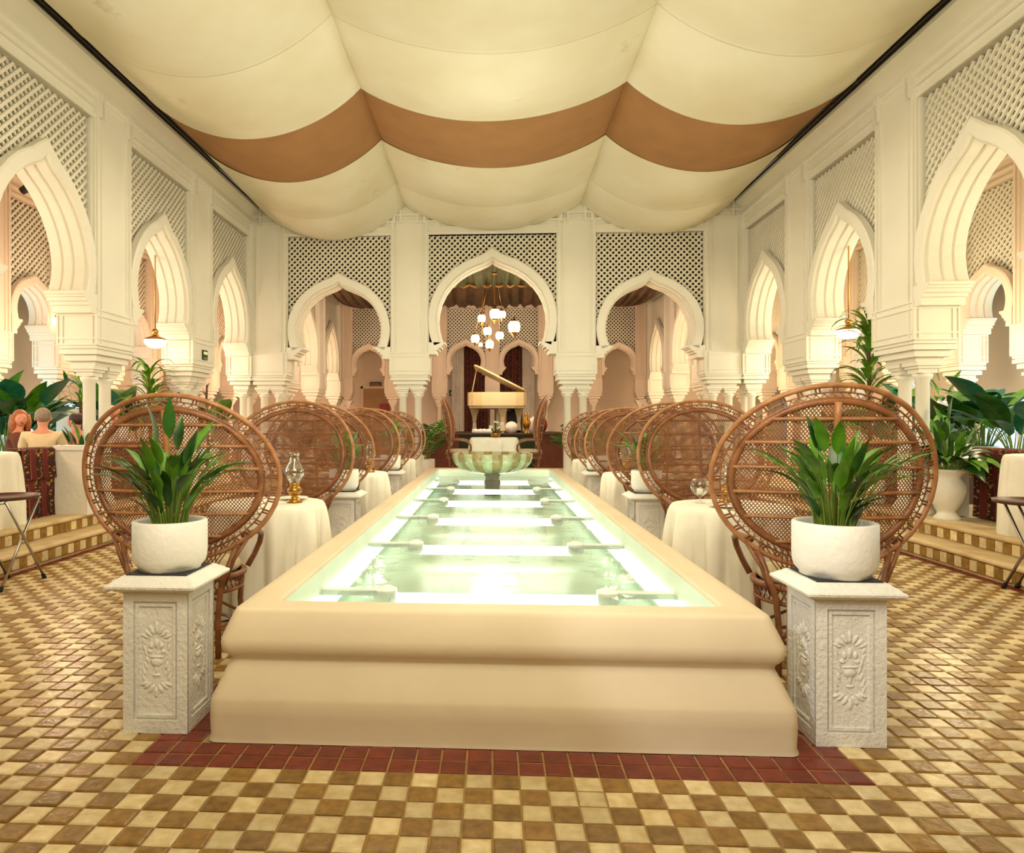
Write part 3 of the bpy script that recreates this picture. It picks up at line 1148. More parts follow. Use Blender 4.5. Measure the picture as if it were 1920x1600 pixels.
def leaf_mesh(L, wd, e0, e1, stem, sr, fold=.25, nseg=8, mat_=(LEAF1, STEM), tip=1.0, twist=0.0):
    """one leaf: petiole then lance-shaped blade, arching in the local xz plane; e = lean from vertical"""
    mb = MB()
    tot = stem + L
    pts = []
    x = z = 0.0
    N_ = 26
    for i in range(N_ + 1):
        t = i / N_
        an = e0 + (e1 - e0) * (t ** 1.6)
        pts.append((x, z, an))
        x += math.sin(an) * tot / N_
        z += math.cos(an) * tot / N_

    def at(t):
        f = min(max(t, 0), 1) * N_
        i = min(int(f), N_ - 1)
        u = f - i
        return tuple(pts[i][k] * (1 - u) + pts[i + 1][k] * u for k in range(3))
    ts = stem / tot
    if stem > 0:
        sp = [(at(ts * i / 4)[0], 0, at(ts * i / 4)[1]) for i in range(5)]
        mb.tube(sp, [sr, sr * .9, sr * .8, sr * .7, sr * .5], 4, 1, cap=False)
    vs, fs = [], []
    for i in range(nseg + 1):
        t = i / nseg
        xx, zz, an = at(ts + (1 - ts) * t)
        w_ = wd * (math.sin(math.pi * min(1, t * 1.02) ** .75) ** .85 if 0 < t < 1 else 0.02)
        up = (-math.cos(an), math.sin(an))
        lift = w_ * fold
        for s in (-1, 0, 1):
            l = lift if s else 0
            vs.append((xx + up[0] * l + 0, s * w_ + twist * t * w_, zz + up[1] * l))
    for i in range(nseg):
        a = i * 3
        fs += [(a, a + 1, a + 4, a + 3), (a + 1, a + 2, a + 5, a + 4)]
    mb.add(vs, fs, 0, True)
    return mb.mesh('leaf', list(mat_))


rl = random.Random(11)
LILY = []
for k in range(12):
    st_ = (.06, .10, .14, .18, .22, .25, .28, .31, .12, .20, .26, .33)[k]
    LILY.append(leaf_mesh(rl.uniform(.15, .24), rl.uniform(.017, .028), R(rl.uniform(4, 26)), R(rl.uniform(45, 130)), st_, .0035, .3, 7, (LEAF1 if k % 4 else LEAF2, STEM)))
UPR = []
for k in range(6):
    UPR.append(leaf_mesh(rl.uniform(.16, .22), rl.uniform(.022, .030), R(rl.uniform(0, 10)), R(rl.uniform(18, 60)), (.12, .18, .24, .30, .34, .27)[k], .004, .3, 7, (LEAF1 if k % 2 else LEAF2, STEM)))
STRAP = [leaf_mesh(rl.uniform(.34, .48), rl.uniform(.020, .030), R(rl.uniform(20, 50)), R(rl.uniform(125, 170)), .02, .004, .3, 8, (LEAF3 if k % 2 else LEAF1, STEM)) for k in range(6)]
BROAD = [leaf_mesh(rl.uniform(.40, .55), rl.uniform(.09, .13), R(rl.uniform(5, 25)), R(rl.uniform(60, 120)), rl.uniform(.25, .5), .008, .25, 8, ((LEAF4, LEAF2, LEAF1)[k % 3], STEM)) for k in range(9)]
DARKB = [leaf_mesh(rl.uniform(.20, .28), rl.uniform(.035, .05), R(rl.uniform(20, 50)), R(rl.uniform(110, 165)), rl.uniform(.06, .12), .004, .3, 7, ((LEAF2, LEAF2, LEAF1)[k % 3], STEM)) for k in range(6)]


def frond_mesh(L, k):
    """palm frond: arching rachis with paired leaflets, one mesh"""
    mb = MB()
    pts = []
    x = z = 0
    for i in range(13):
        an = R(8) + R(75 + 12 * k) * (i / 12) ** 1.4
        pts.append((x, z, an))
        x += math.sin(an) * L / 12
        z += math.cos(an) * L / 12
    mb.tube([(p[0], 0, p[1]) for p in pts], [.008 * (1 - i / 14) for i in range(13)], 4, 1, cap=False)
    for i in range(2, 13):
        for s in (-1, 1):
            px_, pz_, an = pts[i]
            ll = L * .30 * math.sin(math.pi * (i / 13) ** .8) + .05
            d = Vector((math.sin(an) * .7, s * .75, math.cos(an) * .7 - .35)).normalized()
            e = Vector((px_, 0, pz_)) + d * ll
            n_ = Vector((math.cos(an), 0, -math.sin(an))) * .014
            m_ = Vector((px_, 0, pz_)) + d * ll * .45
            mb.add([(px_, 0, pz_), m_ + n_, e, m_ - n_], [(0, 1, 2, 3)], 0, True)
    return mb.mesh('frond', [LEAF2 if k % 2 else LEAF1, STEM])


FROND = [frond_mesh(.8, k) for k in range(4)]


def leaves(root, meshes, n, spread, z0, seed, tilt=.0, smin=.8, smax=1.1, name='leaf', zr=0.0, lean=None):
    r = random.Random(seed)
    for i in range(n):
        az = i * 2.399 + r.uniform(-.4, .4)
        q = spread * math.sqrt(r.random())
        inst(name, r.choice(meshes), root, (q * math.cos(az), q * math.sin(az), z0 + zr * r.random()), (r.uniform(-tilt, tilt), r.uniform(-tilt, tilt), az), r.uniform(smin, smax))


def pot_mesh(r, h, m=POTW):
    mb = MB()
    mb.lathe([(0, 0), (r * .82, 0), (r * .83, .012), (r * .86, .016), (r * .95, .034), (r * .985, .055), (r, .09), (r, h - .006), (r - .006, h), (r - .02, h), (r - .025, h - .01), (r - .028, h - .05)], 40)
    return mb.mesh('pot', m)


def soil_mesh(r, z):
    mb = MB()
    mb.lathe([(r, z - .004), (r * .7, z + .004), (r * .3, z + .008), (0, z + .006)], 20)
    return mb.mesh('soil', SOIL)


def potted(name, label, loc, r, h, seed, n=64, sets=None, group='potted plants on the pedestals'):
    t = thing(name, label, 'plant', loc, 0, group)
    inst('pot', cached(('pot', r, h), lambda: pot_mesh(r, h)), t)
    inst('soil', cached(('soil', r, h), lambda: soil_mesh(r - .03, h - .03)), t)
    leaves(t, sets or LILY, n - 14, r * .45, h - .03, seed, .08, .78, 1.06)
    leaves(t, UPR, 14, r * .3, h - .03, seed + 50, .06, .9, 1.15)
    return t


PED = [(-1.43, 3.0, 'white pedestal with urn relief left of the pool\'s near end'), (1.457, 3.03, 'white pedestal with urn relief right of the pool\'s near end'),
       (-1.42, 6.55, 'white pedestal left of the pool behind the first table and chairs'), (1.44, 6.55, 'white pedestal right of the pool behind the first table and chairs'),
       (-1.40, 9.45, 'far white pedestal left of the pool before the third table'), (1.42, 9.45, 'far white pedestal right of the pool before the third table')]
PLB = ['white pot of peace lily leaves on the near left pedestal', 'white pot of peace lily leaves on the near right pedestal',
       'small white pot with green leaves on the second left pedestal', 'white pot with upright green leaves on the second right pedestal',
       'distant white pot on the third left pedestal', 'distant white pot on the third right pedestal']
for i, (x, y, lb) in enumerate(PED):
    pedestal(x, y, lb)
    r, h = ((.157, .215), (.166, .225), (.14, .20), (.14, .20), (.14, .2), (.14, .2))[i]
    potted('potted_plant', PLB[i], (x, y, .675), r, h, 20 + i, (88, 96, 40, 44, 30, 30)[i])

# ------------------------------------------------------------------ peacock chairs
CA, CB, CZ = .565, .475, 1.035


def bp(x, z, dy=0.0):
    """point on the curved, reclined back surface"""
    return (x, -.27 - (z - 1.0) * .16 + .12 * (x / CA) ** 2 + dy, z)


def ring_pts(rho, n=56, dy=0.0):
    return [bp(CA * rho * math.cos(2 * math.pi * i / n), CZ + CB * rho * math.sin(2 * math.pi * i / n), dy) for i in range(n)]


def chair_meshes():
    P_ = {}
    mb = MB()
    mb.tube(ring_pts(1.0), .0145, 8, closed=True)
    P_['outer_rim'] = mb.mesh('outer_rim', RATL)
    mb = MB()
    mb.tube(ring_pts(.83), .018, 8, closed=True)
    P_['inner_rim'] = mb.mesh('inner_rim', RATT)
    # lacing between the rims
    mb = MB()
    mb.tube(ring_pts(.925), .0045, 4, closed=True)
    mb.tube(ring_pts(.868), .0045, 4, closed=True)
    nn = 40
    for i in range(nn):
        a = 2 * math.pi * i / nn
        for (ra, rb, da) in ((.925, 1.0, 0), (.925, 1.0, .035), (.83, .868, .05)):
            q = [bp(CA * r_ * math.cos(a + da), CZ + CB * r_ * math.sin(a + da)) for r_ in (ra, rb)]
            mb.tube(q, .0055, 4, cap=False)
    for i in range(80):
        a = 2 * math.pi * i / 80
        for d in (.035, -.035):
            q = [bp(CA * r_ * math.cos(a + da), CZ + CB * r_ * math.sin(a + da)) for r_, da in ((.868, 0), (.925, d * 1.7))]
            mb.tube(q, .003, 3, cap=False)
    P_['rim_lacing'] = mb.mesh('rim_lacing', RATT)
    # diamond weave of the back
    mb = MB()
    ra, rb = CA * .835, CB * .835
    pitch = .0185
    for sg in (1, -1):
        c = -1.1
        while c < 1.1:
            # x*k + sg*z = c
            pts = []
            for i in range(61):
                z = -rb + 2 * rb * i / 60
                x = (c - sg * z * .8)
                ins = (x / ra) ** 2 + (z / rb) ** 2 < 1.0
                if ins:
                    pts.append((x, z))
            if len(pts) > 3:
                sel = [pts[0], pts[len(pts) // 3], pts[2 * len(pts) // 3], pts[-1]]
                vs, fs = [], []
                wv = .0026
                for (x, z) in sel:
                    y0 = .002 * sg
                    a_ = bp(x - wv * .7, CZ + z - wv * .5 * sg, y0)
                    b_ = bp(x + wv * .7, CZ + z + wv * .5 * sg, y0)
                    vs += [a_, b_, (b_[0], b_[1] + .003, b_[2]), (a_[0], a_[1] + .003, a_[2])]
                for i in range(3):
                    for k in range(4):
                        fs.append((i * 4 + k, i * 4 + (k + 1) % 4, i * 4 + 4 + (k + 1) % 4, i * 4 + 4 + k))
                mb.add(vs, fs)
            c += pitch
    # skirt of the back: weave tapering from the rim to the seat
    for i in range(27):
        t = -1 + 2 * i / 26
        for d in (-.32, .32):
            t2 = t + d
            if abs(t2) <= 1.01:
                mb.tube([bp(t * .34, .655 + .05 * t * t), (t2 * .24, -.2, .44)], .0045, 3, cap=False)
    P_['weave'] = mb.mesh('weave', RATT)
    # back slats and posts
    mb = MB()
    z = .70
    k = 0
    for z in (.70, .83, .96, 1.09, 1.22, 1.34):
        xm = ra * math.sqrt(max(0, 1 - ((z - CZ) / rb) ** 2))
        mb.tube([bp(xm * (-1 + 2 * i / 10), z, -.015) for i in range(11)], .0095, 6)
    P_['back_slat'] = None
    slats = []
    for z in (.70, .83, .96, 1.09, 1.22, 1.34):
        m1 = MB()
        xm = ra * math.sqrt(max(0, 1 - ((z - CZ) / rb) ** 2))
        m1.tube([bp(xm * (-1 + 2 * i / 10), z, -.015) for i in range(11)], .0095, 6)
        slats.append(m1.mesh('back_slat', RATL))
    del P_['back_slat']
    P_['slats'] = slats
    m1 = MB()
    m1.tube([bp(0, z, -.03 if z < 1.3 else -.02) for z in (.62, .8, 1.0, 1.2, 1.35, 1.425)], [.012, .013, .014, .015, .018, .02], 6)
    for s in (-1, 1):
        pass
    P_['back_post'] = m1.mesh('back_post', RATL)
    arms = []
    for s in (-1, 1):
        m1 = MB()
        m1.tube([bp(s * .36, .70, .01), (s * .37, -.10, .70), (s * .37, .03, .695), (s * .355, .14, .665), (s * .325, .20, .60), (s * .29, .20, .52), (s * .26, .17, .45)], .018, 8)
        arms.append(m1.mesh('armrest', RATT))
    P_['arms'] = arms
    # seat
    m1 = MB()
    def se(rx, ry, z, n=32):
        return [(rx * math.cos(2 * math.pi * i / n), ry * math.sin(2 * math.pi * i / n), z) for i in range(n)]
    m1.tube(se(.285, .26, .445), .019, 8, closed=True)
    m1.tube(se(.275, .25, .36), .012, 6, closed=True)
    nn = 44
    for i in range(nn):
        a = 2 * math.pi * i / nn
        for d in (-.16, .16):
            m1.tube([(.283 * math.cos(a), .258 * math.sin(a), .44), (.275 * math.cos(a + d), .25 * math.sin(a + d), .36)], .005, 3, cap=False)
    m1.lathe([(.27, .43), (.0, .43)], 24)
    P_['seat'] = m1.mesh('seat', RATT)
    m1 = MB()
    m1.lathe([(0, .445), (.22, .447), (.255, .462), (.268, .485), (.255, .51), (.2, .522), (.1, .526), (0, .524)], 28)
    P_['cushion'] = m1.mesh('cushion', CUSH)
    legs = []
    for s in (-1, 1):
        m1 = MB()
        m1.tube([(s * .235, .15, .44), (s * .215, .165, .25), (s * .225, .19, 0.0)], .017, 8)
        legs.append(m1.mesh('leg', RATT))
        m1 = MB()
        m1.tube([bp(s * .33, .65), (s * .275, -.22, .47), (s * .245, -.20, .40), (s * .225, -.19, .22), (s * .24, -.22, 0)], .017, 8)
        # slim woven gusset between rim and leg
        m1.tube([bp(s * .40, .71), (s * .32, -.21, .56), (s * .27, -.2, .42)], .011, 6)
        for i in range(6):
            t = i / 5
            m1.tube([bp(s * (.33 - .05 * t), .65 - .15 * t), bp(s * (.39 - .09 * t), .70 - .16 * t)], .004, 3, cap=False)
        legs.append(m1.mesh('leg', RATT))
    P_['legs'] = legs
    m1 = MB()
    m1.tube(se(.215, .19, .14, 24), .011, 6, closed=True)
    for s in (-1, 1):
        m1.tube([(s * .22, .17, .16), (0, 0, .34), (-s * .22, -.19, .16)], .009, 6)
    P_['stretcher'] = m1.mesh('stretcher', RATT)
    return P_


CM = chair_meshes()


def chair0(label):
    t = thing('peacock_chair', label, 'chair', (0, 0, 0), 0, 'rattan peacock chairs around the pool')
    for k in ('outer_rim', 'inner_rim', 'back_post', 'seat', 'cushion', 'stretcher'):
        inst(k, CM[k], t)
    for k in ('rim_lacing', 'weave'):
        o = inst(k, CM[k], t)
        o['kind'] = 'stuff'
    for m in CM['slats']:
        inst('back_slat', m, t)
    for m in CM['arms']:
        inst('armrest', m, t)
    for m in CM['legs']:
        inst('leg', m, t)
    return t


chairs = []
NTH = ('first', 'second', 'third')
bk = [(3.75, 6.05), (6.95, 8.95), (9.75, 11.75)]
proto = None
for sgn, side in ((-1, 'left'), (1, 'right')):
    for k, (ya, yb) in enumerate(bk):
        ya2 = ya - (.12 if sgn > 0 and k == 0 else 0)
        for (yy, rz, where) in ((ya2 + .27, 0, 'near'), (yb - .27, R(180), 'far')):
            lab = f'round-backed rattan chair on the {where} side of the {NTH[k]} table {side} of the pool'
            loc = ({(-1, 0, 0): -1.775, (-1, 0, 1): -1.77, (-1, 1, 0): -1.79, (-1, 1, 1): -1.76, (1, 0, 1): 1.80}.get((sgn, k, 0 if where == 'near' else 1), sgn * 1.70 + (.04 if sgn > 0 else 0)), yy, 0)
            jit = random.uniform(-.05, .05)
            if proto is None:
                proto = chair0(lab)
                proto.location = loc
                proto.rotation_euler = (0, 0, rz + jit)
                proto.scale = (1.02, 1, .975)
            else:
                dup(proto, loc, rz + jit, lab).scale = (1, 1, 1)
for s, side in ((-1, 'left'), (1, 'right')):
    cend = dup(proto, (s * .62 + .03, 12.85, PLAT), R(90) * s, f'rattan chair turned edge-on at the {side} end of the end table')
    cend.scale = (1, 1, 1)

# ------------------------------------------------------------------ tables with cloths


def cloth_mesh(r, h, seed, n=160, sq=None):
    rr = random.Random(seed)
    ph = [rr.uniform(0, 6.28) for _ in range(4)]
    mb = MB()
    prof = [(0, 0), (.6, 0), (.9, 0), (.97, -.004), (1.0, -.02), (1.015, -.05), (1.02, -.12), (1.02, -.22), (1.02, -.4), (1.03, -.58), (1.04, -h + .004)]
    vs, fs = [], []
    for i, (f, dz) in enumerate(prof):
        wv = max(0, (-dz - .02)) / h
        for j in range(n):
            a = 2 * math.pi * j / n
            q_ = math.sin(a * 11 + ph[0] + .8 * math.sin(a * 3 + ph[1]))
            amp = .16 * min(1, wv * 2) ** .8 * ((abs(q_) ** .6) * (1 if q_ > 0 else -1) * .6 + .35 * math.sin(a * 19 + ph[2]) + .15 * math.sin(a * 31 + ph[3]))
            if sq:
                c, s = abs(math.cos(a)), abs(math.sin(a))
                k = 1 / max(c, s) * .97 if max(c, s) > 0 else 1
                k = min(k, 1.3)
                vs.append(((f * r * k + amp * r) * math.cos(a) * sq[0], (f * r * k + amp * r) * math.sin(a) * sq[1], h + .004 + dz))
            else:
                vs.append(((f * r + amp * r) * math.cos(a), (f * r + amp * r) * math.sin(a), h + .004 + dz))
    for i in range(len(prof) - 1):
        for j in range(n):
            j2 = (j + 1) % n
            fs.append((i * n + j, (i + 1) * n + j, (i + 1) * n + j2, i * n + j2))
    mb.add(vs, fs, 0, True)
    return mb.mesh('tablecloth', LINEN)


def table(x, y, z, r, h, label, clabel, seed, sq=None):
    t = thing('dining_table', label, 'table', (x, y, z), 0, 'tables under white cloths')
    tr = r * .75 if sq else r
    MB().lathe([(0, h - .03), (tr - .02, h - .03), (tr - .015, h - .015), (tr - .02, h), (0, h)], 32).build('table_top', WOOD, t)
    MB().lathe([(0, 0), (.22, 0), (.22, .03), (.05, .06), (.035, .1), (.035, h - .05), (.12, h - .03), (0, h - .03)], 20).build('leg', DARK, t)
    c = inst('tablecloth', cloth_mesh(r, h, seed, sq=sq), None, (x, y, z))
    tag(c, clabel, 'tablecloth', 'white tablecloths')


TY = (4.86, 7.85, 10.75)
for sgn, side in ((-1, 'left'), (1, 'right')):
    for k, y in enumerate(TY):
        table(sgn * 1.62 + .02, y, 0, .40, .75, f'small round table under the {NTH[k]} white cloth {side} of the pool', f'{NTH[k]} white floor-length tablecloth {side} of the pool', 5 * k + sgn)
table(0.03, 12.95, PLAT, .42, .73, 'small square table under a white cloth at the pool\'s far end', 'pleated white tablecloth behind the marble bowl', 77, sq=(1.08, .8))

# oil lamps and glassware


def oil_lamp_meshes():
    a = MB()
    a.lathe([(0, 0), (.052, 0), (.054, .01), (.03, .022), (.022, .04), (.036, .055), (.05, .075), (.05, .09), (.034, .105), (.026, .115), (.034, .12), (.034, .132), (.0, .132)], 24)
    g = MB()
    g.lathe([(.030, .13), (.045, .15), (.062, .18), (.066, .205), (.058, .235), (.036, .275), (.030, .30), (.030, .325), (.036, .335)], 24)
    g.lathe([(.034, .335), (.0275, .325), (.0275, .30), (.033, .275), (.055, .235), (.063, .205), (.059, .18), (.043, .152), (.028, .133)], 24)
    b = MB()
    b.tube([(0, 0, .13), (0, 0, .16)], .006, 6)
    b.lathe([(.03, .072), (.052, .08), (.0525, .084), (.03, .09)], 20)
    return a.mesh('base', BRASS), g.mesh('chimney', GLASS), b.mesh('burner', DARK)


OL = oil_lamp_meshes()


def oil_lamp(x, y, z, label, sc=1.0):
    t = thing('oil_lamp', label, 'lamp', (x, y, z), 0, 'oil lamps on the tables')
    for me in OL:
        inst(me.name.split('.')[0], me, t, scale=sc)


TZ = .756
oil_lamp(-1.40, 4.83, TZ, 'brass and glass oil lamp on the first table left of the pool', 1.05)
oil_lamp(-1.40, 7.85, TZ, 'oil lamp on the second table left of the pool', 1.05)
oil_lamp(-1.40, 10.7, TZ, 'oil lamp on the third table left of the pool')
oil_lamp(1.50, 7.9, TZ, 'oil lamp on the second table right of the pool')
oil_lamp(1.50, 10.75, TZ, 'oil lamp on the third table right of the pool')
plate_me = MB().lathe([(0, .004), (.05, .004), (.07, .008), (.105, .016), (.108, .019), (.07, .013), (0, .009)], 28).mesh('side_plate', LINEN)
for (x, y, lb) in ((-1.46, 5.0, 'white side plate beside the oil lamp on the first left table'), (1.55, 4.70, 'white side plate on the first table right of the pool')):
    tag(inst('side_plate', plate_me, None, (x, y, TZ)), lb, 'plate', 'white side plates')
t = thing('glass_candle_bowl', 'round clear glass bowl on a stem on the first right table', 'glass', (1.46, 4.95, TZ))
mb = MB()
mb.lathe([(.03, .0), (.035, .004), (.008, .01), (.006, .04), (.03, .055), (.06, .085), (.068, .12), (.058, .155), (.045, .17)], 24)
mb.build('bowl', GLASS, t)
MB().lathe([(0, .058), (.022, .06), (.022, .10), (0, .10)], 14).build('candle', LINEN, t)
oil_lamp(1.66, 5.02, TZ, 'brass lamp half hidden behind the near right chair', .9)

fv = thing('flower_vase', 'little dark bowl of white flowers on the end table', 'vase', (.06, 12.9, PLAT + .738))
MB().lathe([(0, 0), (.05, 0), (.085, .03), (.10, .06), (.09, .085), (.075, .08), (0, .07)], 20).build('vase', BRASS, fv)
rf = random.Random(4)
for i in range(12):
    mb = MB()
    x, y, z = rf.uniform(-.14, .14), rf.uniform(-.08, .08), rf.uniform(.14, .30)
    mb.tube([(0, 0, .07), (x * .6, y * .6, z * .6), (x, y, z)], .004, 4, 1)
    for k in range(5):
        a = k * 1.257
        mb.sphere((x + .018 * math.cos(a), y + .018 * math.sin(a), z), .016, 6, 4)
    mb.build('flower', [LINEN, LEAF2], fv)

# ------------------------------------------------------------------ benches, urns, side furniture


def bench(x, y0, y1, sgn, label):
    t = thing('banquette', label, 'bench', (x, (y0 + y1) / 2, PLAT), 0, 'banquettes in the gallery arches')
    h = (y1 - y0) / 2
    xo = lambda a, b: sorted((sgn * a, sgn * b))
    MB().box(*xo(.02, .16), -h, h, 0, .72).build('backrest', WOOD, t)
    MB().box(*xo(.16, .72), -h, h, .05, .36).build('seat_base', WOOD, t)
    mb = MB()
    rows = [(.02, .36), (.16, .36)]
    mb.box(*xo(.16, .74), -h + .01, h - .01, .36, .46)
    mb.build('seat_cushion', BENCHT, t)

    def drape(nm, za, zb, off):
        mb = MB()
        n = 60
        vs, fs = [], []
        for j in range(n + 1):
            y = -h + 2 * h * j / n
            wv = .006 * math.sin(j * .9) + .005 * math.sin(j * 2.3)
            for k, (dx, z) in enumerate(((-.17, zb + .012), (-.02, zb + .012), (-.005 + off, zb - .01), (off + wv, (za + zb) / 2), (off + .008 + wv * 1.6, za))):
                vs.append((-sgn * dx, y, z))
        m = 5
        for j in range(n):
            for k in range(m - 1):
                fs.append((j * m + k, j * m + k + 1, (j + 1) * m + k + 1, (j + 1) * m + k))
        mb.add(vs, fs, 0, True)
        o = mb.build(nm, BENCHT_Y, t)
    drape('upper_cover', .42, .735, 0.015)
    drape('lower_cover', .01, .43, -.002)
    return t


BENCHT_Y = textile('bench_textile_side', (0.22, 0.09, 0.05), (0.38, 0.11, 0.08), (0.66, 0.44, 0.18), .2, 1)

bench(-4.78, 6.76, 7.30, -1, 'red and gold striped textile banquette at the left, before the seated guests')
bench(-4.95, 8.42, 10.05, -1, 'dark textile banquette behind the near left peacock chair')
bench(-4.95, 3.42, 5.05, -1, 'textile banquette nearest the camera on the left')
bench(5.16, 6.82, 7.72, 1, 'red and gold striped textile banquette at the right edge')
bench(4.95, 8.42, 10.05, 1, 'dark textile banquette behind the near right peacock chair')
bench(4.95, 3.42, 5.05, 1, 'textile banquette nearest the camera on the right')


def low_block(x0, x1, y0, y1, h, label):
    t = thing('low_wall', label, 'low wall', ((x0 + x1) / 2, (y0 + y1) / 2, PLAT), 0, 'white low end walls')
    a, b = (x1 - x0) / 2, (y1 - y0) / 2
    MB().box(-a, a, -b, b, 0, h - .05).build('block', WHITE, t)
    MB().box(-a - .015, a + .015, -b - .015, b + .015, h - .05, h).build('coping', WHITE, t)


low_block(-4.79, -4.42, 7.32, 7.56, .76, 'white low end wall between the left banquette and the arcade columns')
low_block(4.98, 5.15, 7.76, 8.4, .77, 'white low end wall behind the right urn')

URN = MB()
URN.lathe([(0, 0), (.12, 0), (.12, .03), (.09, .06), (.075, .09), (.09, .11), (.14, .20), (.165, .30), (.16, .36), (.13, .42), (.12, .45), (.15, .49), (.175, .51), (.175, .53), (.155, .53), (.14, .50), (0, .49)], 28)
urn_me = URN.mesh('urn_body', WHITE)


def urn_plant(x, y, z, label, sets, n, seed, tilt=.2, sc=1.0):
    t = thing('urn_plant', label, 'plant', (x, y, z), 0, 'plants in white urns')
    inst('urn_body', urn_me, t)
    inst('soil', cached(('soil_urn',), lambda: soil_mesh(.145, .50)), t)
    leaves(t, sets, n, .09, .49, seed, tilt, .9 * sc, 1.35 * sc)
    leaves(t, DARKB, n // 2, .09, .49, seed + 5, tilt, .9 * sc, 1.3 * sc)


urn_plant(-4.72, 7.75, PLAT + .0, 'white urn of dark drooping leaves beside the left low wall', DARKB + UPR, 22, 61)
urn_plant(4.72, 7.45, PLAT, 'white urn of dark drooping leaves at the foot of the right columns', DARKB + UPR, 48, 62, .25, 1.2)

for sgn, side in ((-1, 'left'), (1, 'right')):
    xx = -3.97 if sgn < 0 else 4.12
    hb = .16 if sgn < 0 else .05
    t = thing('folding_tray_stand', f'folding steel stand with brown round tray at the {side} edge', 'tray stand', (xx, 5.42 if sgn < 0 else 5.5, 0), 0, 'folding tray stands')
    MB().lathe([(0, .70), (.23, .70), (.25, .706), (.255, .73), (.248, .73), (.24, .714), (0, .714)], 36).build('tray', WOOD, t)
    for k, s in enumerate((-1, 1)):
        mb = MB()
        for xo in (-hb, hb):
            xk = xo + .012 * (1 if k else -1)
            mb.tube([(xk, s * .24, .02), (xk, -s * .22, .70)], .011, 8)
        mb.tube([(-hb, -s * .22, .69), (hb, -s * .22, .69)], .010, 8)
        f = mb.build('leg_frame', STEEL, t)
        mb = MB()
        for xo in (-hb, hb):
            xk = xo + .012 * (1 if k else -1)
            mb.tube([(xk, s * .253, 0), (xk, s * .231, .035)], .017, 8)
        mb.build('rubber_foot', RUBB, f)['kind'] = 'stuff'
    table(-4.97 if sgn < 0 else 5.0, 6.28 if sgn < 0 else 6.33, PLAT, .42, .72, f'guest table under a white cloth at the {side} edge', f'white tablecloth hanging at the {side} edge beside the banquette', 90 + sgn)


# ------------------------------------------------------------------ people


def skin_obj(name, verts, edges, radii, m, parent, levels=1, root=0):
    me = bpy.data.meshes.new(name)
    me.from_pydata(verts, edges, [])
    me.materials.append(m)
    o = inst(name, me, parent)
    md = o.modifiers.new('skin', 'SKIN')
    md.use_smooth_shade = True
    if not me.skin_vertices:
        return o
    for i, r_ in enumerate(radii):
        me.skin_vertices[0].data[i].radius = (r_, r_) if not isinstance(r_, tuple) else r_
    me.skin_vertices[0].data[root].use_root = True
    sb = o.modifiers.new('subsurf', 'SUBSURF')
    sb.levels = levels
    sb.render_levels = levels
    return o


